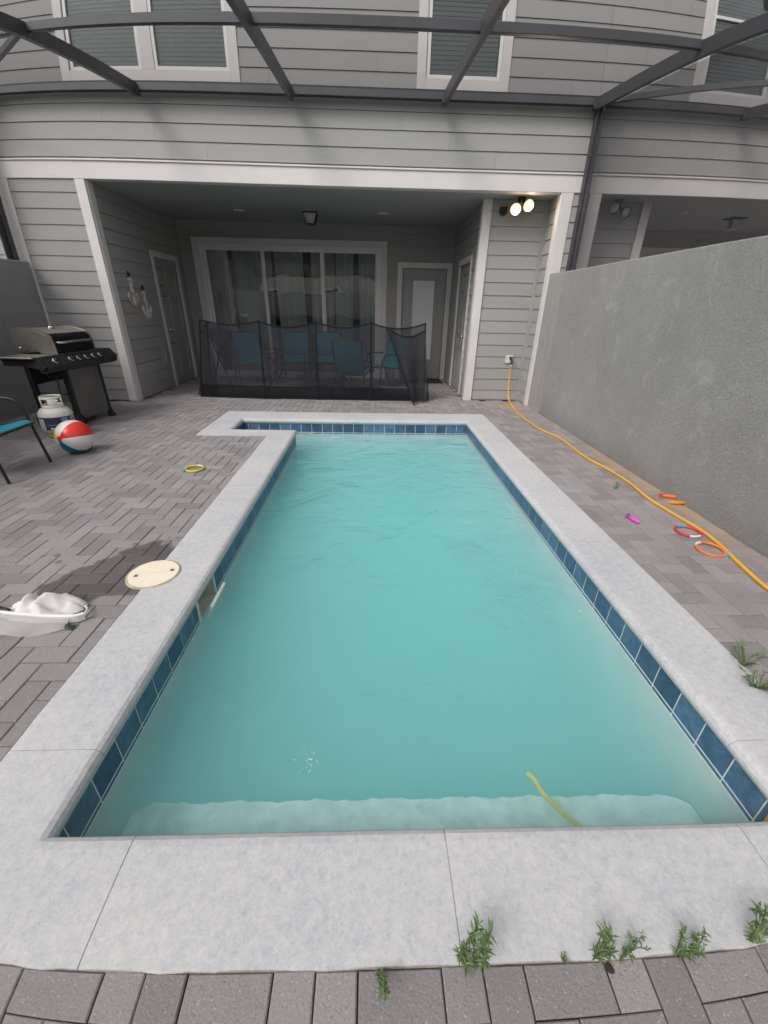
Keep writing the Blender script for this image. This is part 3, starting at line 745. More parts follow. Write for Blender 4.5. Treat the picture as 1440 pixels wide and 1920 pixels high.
ZT = 6.3
def fascia(parent, x0, x1, wins, butts):
    """upper facade boards from the header up"""
    base = 3.245
    for (a,b_,k) in rows(3.245, ZT, base, 0.189):
        segs = [(x0,x1)]
        for (wx0,wx1,wz0,wz1) in wins:
            if b_ > wz0+.003 and a < wz1-.003:
                if a < wz0-.02 or b_ > wz1+.02: pass
                segs = [s for sg in segs for s in ((sg[0],min(sg[1],wx0)),(max(sg[0],wx1),sg[1])) if s[1]-s[0] > 0.01]
        out = []
        for sg in segs:
            c_ = [sg[0]]+[q for q in sorted(butts(k)) if sg[0]+.15 < q < sg[1]-.15]+[sg[1]]
            out += list(zip(c_[:-1], c_[1:]))
        for (s0,s1) in out: board(parent, s0, s1, a, b_, 'Y', YH, 1)
def butts(k):
    ph = {3: -1.573, 2: -3.528, 1: -2.881, 0: -2.226}
    b0 = ph[k] if k in ph else -3.2+((k*1.37) % 3.6)
    st_ = 3.93
    return [b0+st_*q for q in range(-3,4)]

def wall_solid(mb, *b_): mb.box(*b_)
house = thing('townhouse', 'grey lap-sided townhouse with covered patio, sliding glass door and white trim', 'house', (0,0,0))
HX0, HX1 = -5.17, 2.99
# structural body behind the boards (backing walls, 4 mm behind the laps)
bd = MB()
bd.box(HX0,YH,3.02,-3.90,YH+.25,3.80); bd.box(-3.90,YH,3.02,HX1,YH+.25,3.80)
bd.box(HX0,YH+.17,3.80,HX1,YH+.25,ZT)
for (a,b_) in ((HX0,-3.80),(-1.80,0.70),(1.64,HX1)): bd.box(a,YH,3.80,b_,YH+.168,ZT)
bd.box(-3.80,YH,3.80,-1.80,YH+.168,4.10); bd.box(0.70,YH,3.80,1.64,YH+.168,4.10); bd.box(-3.80,YH,5.75,-1.80,YH+.168,ZT); bd.box(0.70,YH,5.75,1.64,YH+.168,ZT)
bd.box(HX0,YH,0,-3.97,YH+.2,3.018); bd.box(-4.15,YH+.2,0,-3.954,8.79,3.018); bd.box(-4.15,8.79,2.25,-3.954,9.82,3.018); bd.box(-4.15,9.82,0,-3.954,10.3,3.018)
bd.box(-3.952,YB+.002,0,-3.60,YB+.2,3.018); bd.box(-3.60,YB+.002,2.66,0.25,YB+.2,3.018); bd.box(.25,YB+.002,0,.60,YB+.2,3.018); bd.box(.60,YB+.002,2.27,1.66,YB+.2,3.018); bd.box(1.66,YB+.002,0,1.95,YB+.2,3.018)
bd.box(1.744,7.704,0,1.9,8.30,3.018); bd.box(1.744,8.30,2.25,1.9,9.30,3.018); bd.box(1.744,9.30,0,1.9,YB,3.018)
bd.box(1.90,7.704,0,2.724,7.9,3.018); bd.box(2.724,YH+.002,0,HX1,7.9,3.018)
bd.build('wall', 'siding', house)
# ceiling of the covered patio
MB().box(-3.95,YH+.10,3.0,2.72,YB,3.016).build('ceiling', 'soffit', house)
MB().box(-3.95,YH,2.999,2.72,YH+.10,3.018).build('soffit_edge', 'trim', house)
# header band and drip edge
MB().box(HX0,YH-.034,3.0,HX1,YH-.002,3.20,c=.004).build('header_trim', 'trim', house)
MB().box(HX0,YH-.050,3.20,HX1,YH-.002,3.222,c=.004).build('drip_cap', 'trim', house)
WINS = [(-3.945,-1.68,4.03,5.72),(0.57,1.765,4.03,5.72)]
fascia(house, HX0, HX1, WINS, butts)
window(house, -3.945,-1.68,4.03,5.72, 0, [(-3.775,-2.945),(-2.70,-1.84)])
window(house, 0.57,1.765,4.03,5.72, 0, [(0.735,1.605)])
# corner boards of the opening and panels
for (a,b_,y0,y1,zt,zb) in ((-4.08,-3.945,YH-.034,YH-.002,3.0,0.0),(-5.14,-5.0,YH-.034,YH-.002,3.0,0.0),(2.73,2.875,YH-.034,YH-.002,3.0,0.0)):
    MB().box(a,y0,zb,b_,y1,zt-.001,c=.004).build('corner_trim', 'trim', house)
MB().box(-3.953,YH,0,-3.93,YH+.13,2.998,c=.003).build('jamb_trim', 'trim', house)
MB().box(2.70,YH-.034,0,2.7295,YH+.10,2.998,c=.003).build('jamb_trim', 'trim', house)
MB().box(1.695,7.655,0,1.83,7.685,2.998,c=.003).build('corner_trim', 'trim', house)
MB().box(1.695,7.6855,0,1.722,7.80,2.998,c=.003).build('corner_trim', 'trim', house)
for (a,b_,k) in rows(0.02,3.0,0.0):
    board(house,-5.0,-4.08,a,b_,'Y',YH,1)
    board(house,2.875,HX1,a,b_,'Y',YH,1)
    board(house,1.83,2.655,a,b_,'Y',7.704,1)
    board(house,YH+.10,7.63,a,b_,'X',2.724,-1)
    # left return wall, interrupted by the door
    segs = [(YH+.13,8.72),(9.90,YB)] if a < 2.28 else [(YH+.13,YB)]
    if a < 2.28 < b_-.05: segs = [(YH+.13,8.72),(9.90,YB)]
    for s in segs:
        if s[0] < 8 and k % 3 == 1: board(house,s[0],8.2,a,b_,'X',-3.954,1); board(house,8.2,s[1],a,b_,'X',-3.954,1)
        else: board(house,s[0],s[1],a,b_,'X',-3.954,1)
    segs = [(7.80,8.22),(9.38,YB)] if a < 2.28 else [(7.80,YB)]
    for s in segs: board(house,s[0],s[1],a,b_,'X',1.744,-1)
    if a < 2.34: segs = [(-3.94,-3.70),(.33,.545),(1.715,1.735)]
    elif a < 2.71: segs = [(-3.94,-3.70),(.33,1.735)]
    else: segs = [(-3.94,1.735)]
    for s in segs: board(house,s[0],s[1],a,b_,'Y',YB,1)
MB().box(2.655,7.672,0,2.71,7.70,2.998,c=.002).build('corner_trim', 'grey_board', house)
MB().box(2.694,7.63,0,2.722,7.672,2.998,c=.002).build('corner_trim', 'grey_board', house)
# sliding glass door, three panels
sd = MB()
sd.box(-3.69,YB-.035,0,-3.555,YB-.001,2.715,c=.003); sd.box(.19,YB-.035,0,.325,YB-.001,2.715,c=.003); sd.box(-3.555,YB-.035,2.60,.19,YB-.001,2.715,c=.003)
sd = sd.build('sliding_door', 'trim', house)
f = MB(); f.box(-3.555,YB-.02,0.0,-3.49,YB+.10,2.60,c=.004); f.box(.13,YB-.02,0.0,.19,YB+.10,2.60,c=.004); f.box(-3.49,YB-.02,2.555,.13,YB+.10,2.60,c=.004); f.box(-3.49,YB-.03,0,.13,YB+.10,.05,c=.004)
f.build('door_frame', 'white_vinyl', sd)
for i_, (a,b_) in enumerate(((-3.49,-2.27),(-2.29,-1.03),(-1.05,.13))):
    f = MB(); yo = YB+(0.0 if i_ == 1 else .032); t = .052
    f.box(a,yo,.05,a+t,yo+.03,2.555,c=.003); f.box(b_-t,yo,.05,b_,yo+.03,2.555,c=.003); f.box(a+t,yo,.05,b_-t,yo+.03,.13,c=.003); f.box(a+t,yo,2.495,b_-t,yo+.03,2.555,c=.003)
    f.build('panel_frame', 'white_vinyl', sd)
    MB().box(a+t-.004,yo+.012,.126,b_-t+.004,yo+.018,2.50).build('pane', 'glass', sd)
hd = MB(); hd.box(-2.262,YB-.028,1.0,-2.24,YB-.001,1.22,c=.004); hd.build('handle', 'white_vinyl', sd)
# room behind: floor, walls, sheer curtains
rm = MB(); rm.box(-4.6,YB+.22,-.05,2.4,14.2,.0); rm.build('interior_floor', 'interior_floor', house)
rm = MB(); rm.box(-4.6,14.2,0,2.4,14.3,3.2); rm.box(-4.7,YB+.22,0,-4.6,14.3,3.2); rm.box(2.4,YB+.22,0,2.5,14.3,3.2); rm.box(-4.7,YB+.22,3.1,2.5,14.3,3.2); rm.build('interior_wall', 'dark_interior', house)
cr = random.Random(3)
for (a,b_,fold) in ((-3.50,-3.02,60),(-2.95,-2.14,30),(-2.05,-1.45,34),(-1.30,-.80,42),(-.78,-.40,50),(-.28,.12,62)):
    ph = cr.random()*6
    def cf(u,v,a=a,b_=b_,fold=fold,ph=ph): 
        x = a+(b_-a)*u+0.02*math.sin(v*3+ph); return (x, YB+.17+.028*math.sin(x*fold+ph)+.01*math.sin(x*fold*.37+ph*2), .04+2.50*v)
    MB().grid(cf, 60, 6).build('curtain', 'sheer', sd)
# hinged rear door with tall frosted lite
pd_ = MB(); pd_.box(.55,YB-.035,0,.655,YB-.001,2.355,c=.003); pd_.box(1.61,YB-.035,0,1.715,YB-.001,2.355,c=.003); pd_.box(.655,YB-.035,2.25,1.61,YB-.001,2.355,c=.003)
pd_ = pd_.build('patio_door', 'trim', house)
s_ = MB(); s_.box(.66,YB+.02,.02,.86,YB+.06,2.245,c=.003); s_.box(1.40,YB+.02,.02,1.605,YB+.06,2.245,c=.003); s_.box(.86,YB+.02,.02,1.40,YB+.06,.40,c=.002); s_.box(.86,YB+.02,2.06,1.40,YB+.06,2.245,c=.002)
s_.build('door_slab', 'door_paint', pd_)
s_ = MB(); s_.box(.86,YB+.008,.40,.895,YB+.055,2.06,c=.004); s_.box(1.365,YB+.008,.40,1.40,YB+.055,2.06,c=.004); s_.box(.895,YB+.008,.40,1.365,YB+.055,.435,c=.004); s_.box(.895,YB+.008,2.025,1.365,YB+.055,2.06,c=.004); s_.build('glass_frame', 'door_paint', pd_)
MB().box(.895,YB+.03,.435,1.365,YB+.036,2.025).build('pane', 'frosted_glass', pd_)
MB().box(.88,YB+.040,.42,1.38,YB+.044,2.04).build('pane_backing', 'white_vinyl', pd_)
k_ = MB(); k_.lathe([(0,0),(.028,0),(.028,.012),(.012,.02),(.012,.04),(.028,.05),(.03,.065),(.02,.078),(0,.08)], 16, (.735,YB+.02,1.06), (0,-1,0)); k_.build('door_knob', 'steel', pd_)
k_ = MB(); k_.lathe([(0,0),(.028,0),(.028,.014),(.012,.022),(0,.024)], 16, (.735,YB+.02,1.21), (0,-1,0)); k_.build('deadbolt', 'steel', pd_)
MB().box(.66,YB-.03,0,1.61,YB+.02,.022,c=.003).build('threshold', 'steel', pd_)
# panelled doors on the side walls
def side_door(parent, x, face, y0, y1, ztop, knob_y):
    """x: wall face, face +1 looks to +x"""
    T_ = 0.10; d = MB(); xs = sorted((x, x+face*.034))
    d.box(xs[0],y0,0,xs[1],y0+T_,ztop,c=.003); d.box(xs[0],y1-T_,0,xs[1],y1,ztop,c=.003); d.box(xs[0],y0+T_,ztop-T_,xs[1],y1-T_,ztop,c=.003)
    d = d.build('side_door', 'trim', parent)
    a, b_ = y0+T_, y1-T_; xs = sorted((x-face*.055, x-face*.015)); s = MB(); w = b_-a
    cols = [(a+.11,a+w/2-.05),(a+w/2+.05,b_-.11)]; rws = [(.22,.78),(.98,1.62),(1.78,2.08)]
    zcut = [0.015]+[z for r_ in rws for z in r_]+[ztop-T_-.004]
    for (ya,yb) in ((a,cols[0][0]),(cols[0][1],cols[1][0]),(cols[1][1],b_)): s.box(xs[0],ya,.015,xs[1],yb,ztop-T_-.004)
    for c0,c1 in cols:
        for q in range(0,len(zcut),2): s.box(xs[0],c0,zcut[q],xs[1],c1,zcut[q+1])
    s.build('door_slab', 'door_paint', d)
    for c0,c1 in cols:
        for z0,z1 in rws:
            xx = sorted((x-face*.05, x-face*.028)); MB().box(xx[0],c0+.012,z0+.012,xx[1],c1-.012,z1-.012,c=.009).build('door_panel', 'door_paint', d)
    kp = [(0,0),(.028,0),(.028,.012),(.012,.02),(.012,.04),(.028,.05),(.03,.065),(.02,.078),(0,.08)]
    MB().lathe(kp, 16, (x-face*.016,knob_y,1.03), (face,0,0)).build('door_knob', 'chrome', d)
    MB().lathe([(0,0),(.028,0),(.028,.02),(.012,.03),(0,.032)], 16, (x-face*.016,knob_y,1.20), (face,0,0)).build('deadbolt', 'chrome', d)
side_door(house, -3.954, 1, 8.72, 9.90, 2.335, 8.90)
side_door(house, 1.744, -1, 8.22, 9.38, 2.335, 8.40)
# vent plate beside left door
v_ = MB(); v_.box(-3.94,8.40,.40,-3.925,8.62,.76,c=.003); v_.box(-3.925,8.47,.46,-3.90,8.55,.70,c=.004); v_.build('vent_cover', 'siding', house)
# upper mass and roof
MB().box(HX0,YH+.26,3.3,HX1,14.3,ZT-.01).build('upper_storey', 'siding', house)
MB().box(HX0,YH-.35,ZT,HX1,14.6,ZT+.18).build('roof', 'roof_shingle', house)

# ---- neighbour on the right: mirrored
def mx(x): return 2*AX-x
nb = thing('townhouse', 'right neighbour\'s matching grey townhouse beyond the tall stucco wall', 'house', (0,0,0))
nx1 = AX+UW
bd = MB(); bd.box(AX+.002,YH,3.02,nx1,YH+.25,3.80); bd.box(AX+.002,YH+.17,3.80,nx1,YH+.25,ZT); bd.box(AX+.002,YH,3.80,mx(1.64),YH+.168,ZT); bd.box(mx(.70),YH,3.80,nx1,YH+.168,ZT)
bd.box(mx(1.64),YH,3.80,mx(.70),YH+.168,4.10); bd.box(mx(1.64),YH,5.75,mx(.70),YH+.168,ZT)
bd.box(AX+.002,YH+.002,0,mx(2.724),7.9,3.018); bd.box(mx(2.724),7.704,0,mx(1.9),7.9,3.018); bd.box(mx(1.9),7.704,0,mx(1.744),YB,3.018); bd.box(mx(1.95),YB+.002,0,mx(-3.95),YB+.2,3.018); bd.box(mx(-3.954),YH,0,nx1,YB+.3,3.018)
bd.build('wall', 'siding', nb)
MB().box(mx(2.72),YH,3.0,mx(-3.95),YB,3.016).build('ceiling', 'soffit', nb)
MB().box(AX+.001,YH-.034,3.0,nx1,YH-.002,3.20,c=.004).build('header_trim', 'trim', nb)
MB().box(AX+.001,YH-.050,3.20,nx1,YH-.002,3.222,c=.004).build('drip_cap', 'trim', nb)
fascia(nb, AX+.001, nx1, [(mx(1.765),mx(.57),4.03,5.72)], lambda k: [b_ for b_ in [q+.4 for q in butts(k+1)]+[q+3.93*3 for q in butts(k)] if b_ > 3.4])
window(nb, mx(1.765),mx(.57),4.03,5.72,0,[(mx(1.605),mx(.735))])
MB().box(mx(2.875),YH-.034,0,mx(2.73),YH-.002,2.999,c=.004).build('corner_trim', 'trim', nb)
MB().box(mx(2.7295),YH-.034,0,mx(2.70),YH+.10,2.998,c=.003).build('jamb_trim', 'trim', nb)
MB().box(mx(1.83),7.655,0,mx(1.695),7.685,2.998,c=.003).build('corner_trim', 'trim', nb)
MB().box(mx(-3.945),YH-.034,0,mx(-4.08),YH-.002,2.999,c=.004).build('corner_trim', 'trim', nb)
for (a,b_,k) in rows(0.02,3.0,0.0):
    board(nb,AX+.001,mx(2.875),a,b_,'Y',YH,1)
    if a > .9:
        board(nb,mx(2.70),mx(1.83),a,b_,'Y',7.704,1); board(nb,7.69,YB,a,b_,'X',mx(1.744),1); board(nb,mx(1.73),mx(-3.94),a,b_,'Y',YB,1)
w_ = MB(); w_.box(5.65,YB-.035,0,9.67,YB-.001,2.715,c=.003); w_.build('sliding_door', 'trim', nb)
MB().box(AX+.002,YH+.26,3.3,nx1,14.3,ZT-.01).build('upper_storey', 'siding', nb)
MB().box(AX+.002,YH-.35,ZT,nx1,14.6,ZT+.18).build('roof', 'roof_shingle', nb)
# ---- neighbour on the left, only its edge shows
nl = thing('townhouse', 'left neighbour\'s grey townhouse edge showing at the far left behind the dark post', 'house', (0,0,0))
lx0 = HX0-UW
MB().box(lx0,YH,0,HX0-.002,YH+.25,ZT).build('wall', 'siding', nl)
MB().box(-5.345,YH-.034,0,-5.20,YH-.002,2.999,c=.004).build('corner_trim', 'trim', nl)
MB().box(lx0,YH-.034,3.0,HX0-.001,YH-.002,3.20,c=.004).build('header_trim', 'trim', nl)
MB().box(lx0,YH-.050,3.20,HX0-.001,YH-.002,3.222,c=.004).build('drip_cap', 'trim', nl)
for (a,b_,k) in rows(0.02,3.0,0.0): board(nl,lx0,-5.345,a,b_,'Y',YH,1)
fascia(nl, lx0, HX0-.001, [], lambda k: [q-UW for q in butts(k)])
MB().box(lx0,YH-.35,ZT,HX0-.002,14.6,ZT+.18).build('roof', 'roof_shingle', nl)

# ================================================================== BOUNDARY WALLS
w1 = thing('stucco_wall', 'tall pale grey stucco privacy wall along the hose side of the pool', 'wall', (2.95,3,0))
def wl(mb, name, mats, root):
    o = mb.build(name, mats, root); o.location = -Vector(root.location); return o
wl(MB().box(2.74,-2.2,-.1,3.22,6.69,2.0,c=.012), 'wall_body', 'stucco', w1)
wl(MB().box(2.732,6.695,0,2.80,6.93,2.0,c=.003), 'end_board', 'grey_board', w1)
wl(MB().box(2.724,6.932,0,2.80,7.214,2.003,c=.003), 'end_board', 'grey_board', w1)
wl(MB().box(2.805,6.695,0,3.21,7.214,1.998), 'wall_end', 'stucco', w1)
w2 = thing('stucco_wall', 'dark grey stucco privacy wall behind the grill', 'wall', (-5.15,3,0))
wl(MB().box(-5.32,-2.2,-.1,-5.02,7.21,2.0,c=.012), 'wall_body', 'stucco_left', w2)
w3 = thing('stucco_wall', 'stucco rear boundary wall behind the photographer', 'wall', (-1,-2.1,0))
wl(MB().box(-5.0,-2.2,-.1,2.72,-1.95,2.0,c=.012), 'wall_body', 'stucco', w3)
# house across the back lane, seen only as a reflection
nh = thing('rear_house', 'grey house across the lane mirrored in the sliding door', 'house', (0,-13,0))
o = MB().box(-12,-16,-.1,12,-13.2,4.2).build('wall', 'siding', nh); o.location = (0,13,0)
o = MB().prism([(-12.6,4.2),(12.6,4.2),(10,5.6),(-10,5.6)],-16.5,-12.8,'Y').build('roof', 'roof_shingle', nh); o.location = (0,13,0)
for a in (-8,-3.5,1,5.5):
    o = MB().box(a,-13.25,1.0,a+1.4,-13.18,2.6,c=.01).build('window', 'white_vinyl', nh); o.location = (0,13,0)
    o2 = MB().box(a+.1,-13.17,1.1,a+1.3,-13.165,2.5).build('pane', 'dark_interior', o)

# ================================================================== SCREEN ENCLOSURE
SL = 0.13; RT0 = 3.985
def rz_(y): return RT0-(7.2-y)*SL
def enclosure(label, xs, x_left, x_right, brace_from, left_side=True):
    t = thing('screen_enclosure', label, 'pool cage', (0,0,0))
    A = 'aluminium_dark'
    MB().box(x_left,7.10,3.905,x_right,7.198,3.995,c=.004).build('ledger', A, t)
    MB().box(x_left,7.085,3.896,x_right,7.10,3.915,c=.002).build('spline_channel', A, t)
    yn = -1.85
    for x in xs:
        w = .026; d0 = .125
        vs = []
        for y in (7.16, yn):
            z = rz_(y)
            vs += [(x-w,y,z-d0),(x+w,y,z-d0),(x+w,y,z),(x-w,y,z)]
        mb = MB().add(vs, [(0,1,2,3),(4,5,6,7),(0,1,5,4),(1,2,6,5),(2,3,7,6),(3,0,4,7)])
        o = mb.build('roof_beam', A, t)
        # screw line and bracket at the house end
        MB().box(x-.045,7.06,rz_(7.1)-.115,x+.045,7.10,rz_(7.1)-.05,c=.004).build('beam_bracket', A, t)
        sc_ = MB()
        for q in range(24):
            y = 6.9-q*.32; sc_.lathe([(0,0),(.006,0),(.005,.003),(0,.004)], 6, (x,y,rz_(y)-d0), (0,-SL,-1))
        tag(sc_.build('screw_row', 'black_metal', t), kind='stuff')
    for y in (4.95,2.7,0.45,yn):
        z = rz_(y); MB().box(x_left,y-.025,z-.078,x_right,y+.025,z-.003,c=.004).build('purlin', A, t)
    # diagonal roof brace in the left bay
    (bx0,by0),(bx1,by1) = brace_from
    dv = Vector((bx1-bx0,by1-by0,rz_(by1)-rz_(by0))); nx = Vector((dv.y,-dv.x,0)).normalized()*.025
    a = Vector((bx0,by0,rz_(by0)-.005)); b_ = Vector((bx1,by1,rz_(by1)-.005)); dn = Vector((0,0,-.055))
    vs = [a-nx,a+nx,a+nx+dn,a-nx+dn,b_-nx,b_+nx,b_+nx+dn,b_-nx+dn]
    MB().add(vs, [(0,1,2,3),(4,5,6,7),(0,1,5,4),(1,2,6,5),(2,3,7,6),(3,0,4,7)]).build('roof_brace', A, t)
    # roof mesh panels, one per bay
    xb = sorted(set([x_left]+xs+[x_right]))
    for a_, c_ in zip(xb[:-1], xb[1:]):
        if c_-a_ < .2: continue
        MB().add([(a_,7.15,rz_(7.15)+.004),(c_,7.15,rz_(7.15)+.004),(c_,yn,rz_(yn)+.004),(a_,yn,rz_(yn)+.004)], [(0,1,2,3)]).build('roof_screen', 'roof_screen', t)
    return t
enc = enclosure('dark bronze screen enclosure roof beams over the pool', [-5.17,-2.98,-1.04,0.94,2.92], -5.17, 2.95, ((-5.12,7.08),(-3.0,4.97)))
enc2 = enclosure('neighbour\'s dark screen enclosure beams beyond the side screen', [4.97,7.0,9.0,11.1], 2.951, 11.15, ((3.03,7.08),(4.95,4.97)))
def side_panel(t, x):
    MB().box(x-.045,7.085,2.002,x+.045,7.175,3.90,c=.004).build('corner_post', 'aluminium_dark', t)
    MB().box(x-.012,7.0,2.002,x+.012,7.084,3.86,c=.002).build('corner_post', 'aluminium_dark', t)
    for y in (2.3,.3,-1.85): MB().box(x-.025,y-.025,2.002,x+.025,y+.025,rz_(y)-.13,c=.004).build('post', 'aluminium_dark', t)
    MB().add([(x,7.09,2.01),(x,-1.85,2.01),(x,-1.85,rz_(-1.85)-.12),(x,7.09,rz_(7.09)-.12)], [(0,1,2,3)]).build('side_screen', 'side_screen', t)
side_panel(enc, 2.985); side_panel(enc, -5.165)

# ================================================================== LIGHTS ON THE HOUSE
def floodlight(label, x, y, s, lit, rot):
    t = thing('floodlight', label, 'floodlight', (x,y,2.998))
    MB().lathe([(0,0),(.06,0),(.06,-.03),(.05,-.045),(0,-.045)], 20).build('mount', 'black_plastic', t)
    for sx, dz, az_ in ((-1,-.150,-12),(1,-.100,10)):
        hp = Vector((s*sx*.088,-.05,dz)); ax_ = Vector((s*math.sin(R(az_)),-math.cos(R(az_)),-.40)).normalized()
        h_ = MB().tube([(s*sx*.02,0,-.04), tuple(Vector((s*sx*.05,-.01,dz*.8))), tuple(hp-ax_*.05)], .012, 8)
        h_.lathe([(0,-.075),(.028,-.07),(.034,-.03),(.072,.025),(.076,.05),(.070,.05)], 20, hp, ax_)
        lh = h_.build('lamp_head', 'black_plastic', t)
        MB().lathe([(0,.068),(.035,.063),(.062,.050)] if lit else [(0,.068),(.035,.063),(.060,.052),(.070,.038)], 20, hp, ax_).build('lamp_lens', 'lamp_lens_lit' if lit else 'lamp_lens_off', lh)
        if lit:
            MB().lathe([(.062,.050),(.077,.042),(.079,.030)], 24, hp, ax_).build('lens_halo', 'lens_halo_lit', lh)  # glowing ring added for the warm halo round the lit lens
            L = bpy.data.lights.new('bulb', 'SPOT'); L.energy = 4; L.color = (1,.78,.5); L.spot_size = R(130); L.spot_blend = .7; L.shadow_soft_size = .04
            lo = bpy.data.objects.new('bulb_light', L); C.objects.link(lo); lo.parent = t; lo.location = hp+ax_*.08; lo.rotation_euler = (-ax_).to_track_quat('Z','Y').to_euler()
    return t
floodlight('twin-head floodlight switched on under the patio ceiling at right', 2.235, 7.55, 1, True, 0)
floodlight('unlit twin-head floodlight under the neighbour\'s patio ceiling', 3.71, 7.55, -1, False, 0)
bx = thing('camera_box', 'small dark box fixed on the recess wall left of the lit floodlight', 'sensor box', (2.01,7.66,2.85))
MB().box(-.055,-.02,-.03,.055,.03,.05,c=.006).build('housing', 'black_plastic', bx); MB().box(-.045,-.05,-.055,.03,.02,-.038,c=.004).build('visor', 'black_plastic', bx)
for lab, x, y in (('flat round ceiling light at left of the patio ceiling', -2.37, 9.05), ('flat round ceiling light at right of the patio ceiling', 0.2, 8.96)):
    t = thing('ceiling_light', lab, 'ceiling light', (x,y,2.998), group='flat patio ceiling lights')
    MB().lathe([(.085,0),(.085,-.012),(.07,-.018)], 28).build('trim_ring', 'white_vinyl', t); MB().lathe([(.07,-.016),(.04,-.024),(0,-.026)], 28).build('diffuser', 'diffuser', t)
t = thing('ceiling_lantern', 'small dark square lantern in the middle of the patio ceiling', 'ceiling lantern', (-1.11,9.1,2.998))
MB().box(-.13,-.13,-.02,.13,.13,0,c=.006).build('canopy', 'black_metal', t)
l_ = MB()
for sx in (-1,1):
    for sy in (-1,1): l_.tube([(sx*.12,sy*.12,-.02),(sx*.065,sy*.065,-.17)], .008, 6)
l_.box(-.07,-.07,-.18,.07,.07,-.168,c=.003); l_.build('cage', 'black_metal', t)
l_ = MB(); l_.add([(-.11,-.11,-.02),(.11,-.11,-.02),(.11,.11,-.02),(-.11,.11,-.02),(-.06,-.06,-.168),(.06,-.06,-.168),(.06,.06,-.168),(-.06,.06,-.168)], [(0,1,5,4),(1,2,6,5),(2,3,7,6),(3,0,4,7)]); l_.build('glass_shade', 'table_glass', t)
# neighbour's ceiling lights / fan blades glinting
for lab, x, y in (('dim flat light on the neighbour\'s dark patio ceiling', 5.2, 8.3),):
    t = thing('ceiling_light', lab, 'ceiling light', (x,y,2.998)); MB().lathe([(.085,0),(.085,-.012),(.07,-.018)], 28).build('trim_ring', 'white_vinyl', t); MB().lathe([(.07,-.016),(.04,-.024),(0,-.026)], 28).build('diffuser', 'diffuser', t)
t = thing('ceiling_lantern', 'dark lantern on the neighbour\'s patio ceiling at right edge', 'ceiling lantern', (6.35,8.6,2.998))
MB().box(-.13,-.13,-.02,.13,.13,0,c=.006).build('canopy', 'black_metal', t); MB().box(-.06,-.06,-.17,.06,.06,-.02,c=.01).build('glass_shade', 'diffuser', t)

# ================================================================== HOSE + SPIGOT
sp = thing('outdoor_spigot', 'white outlet box with dark tap where the yellow hose is screwed on', 'tap', (2.43,7.66,.72))
MB().box(-.06,-.005,-.06,.06,.03,.06,c=.005).build('box', 'white_plastic', sp); MB().box(-.072,.01,-.075,.072,.032,.085,c=.004).build('face_plate', 'grille_white', sp)
t_ = MB(); t_.tube([(.015,0,.01),(.015,-.07,.0),(.015,-.10,-.03),(.015,-.10,-.08)], .017, 10); t_.lathe([(0,.05),(.03,.05),(.032,.062),(0,.066)], 10, (.015,-.04,-.02), (0,0,1)); t_.build('tap', 'black_metal', sp)
MB().lathe([(0,0),(.02,0),(.02,-.035),(0,-.035)], 12, (.015,-.10,-.08)).build('coupling', 'steel', sp)
hp = [(2.445,7.56,.60),(2.448,7.555,.42),(2.455,7.53,.22),(2.45,7.42,.07),(2.43,7.1,.014),(2.375,6.75,.012),(2.35,6.45,.012),(2.365,5.66,.012),(2.46,5.2,.012),(2.445,4.46,.012),(2.50,4.06,.012),(2.52,3.67,.012),(2.485,3.31,.012),(2.505,3.0,.012),(2.535,2.74,.012),(2.52,2.52,.012),(2.47,2.30,.012),(2.435,2.13,.012),(2.415,1.99,.012),(2.38,1.6,.012),(2.25,1.25,.012),(2.0,1.0,.012),(1.80,.90,.016),(1.62,.84,.018),(1.49,.80,.020),(1.425,.79,-.02),(1.418,.785,-.15),(1.41,.77,-.30),(1.37,.755,-.42),(1.20,.745,-.445)]
hs_ = thing('garden_hose', 'long yellow-orange garden hose running along the right stucco wall', 'hose', (2.44,7.5,0))
pts = smooth_path(hp, 8); o = MB().tube(pts, .0125, 10).build('hose', 'hose_yellow', hs_); o.location = -Vector(hs_.location)
ns = thing('dive_stick', 'bent yellow-green stick lying under water on the entry step', 'pool toy', (0.82,.95,-.47))
pts = smooth_path([(1.03,.80,-.43),(.955,.86,-.435),(.89,.935,-.43),(.83,.99,-.42),(.765,1.06,-.40),(.745,1.11,-.39),(.715,1.14,-.38)], 6)
o = MB().tube(pts, .0105, 10).build('stick', 'hose_wet', ns); o.location = -Vector(ns.location)

# deck drain
dr = thing('deck_drain', 'small square white drain grate in the pavers right of the pool', 'drain', (1.872,3.53,.003))
MB().box(-.082,-.078,-.002,.082,.078,.002,c=.001).build('frame', 'grille_white', dr)
s_ = MB()
for q in range(9): s_.box(-.07,-.066+q*.0155,.0022,.07,-.058+q*.0155,.005)
s_.build('grate', 'grille_white', dr)

# ================================================================== TOYS
def torpedo(label, x, y, rz, L, body, fin):
    t = thing('torpedo_toy', label, 'dive toy', (x,y,.018), rz, 'torpedo dive toys')
    MB().lathe([(0,-L/2),(.007,-L/2+.004),(.012,-L*.25),(.018,0),(.017,L*.25),(.009,L*.44),(0,L/2)], 14, (0,0,0), (1,0,0)).build('body', body, t)
    f = MB()
    for a in (0,math.pi/2,math.pi,1.5*math.pi):
        c_, s_ = math.cos(a+.78), math.sin(a+.78)
        f.add([(-L/2+.035,c_*.008,s_*.008),(-L/2-.006,c_*.024,s_*.024),(-L/2-.012,c_*.02,s_*.02),(-L/2,0,0)], [(0,1,2,3)])
        f.add([(-L/2+.035,c_*.008+.002,s_*.008),(-L/2-.006,c_*.024+.002,s_*.024),(-L/2-.012,c_*.02+.002,s_*.02),(-L/2,.002,0)], [(0,1,2,3)])
    f.build('tail_fin', fin, t); return t
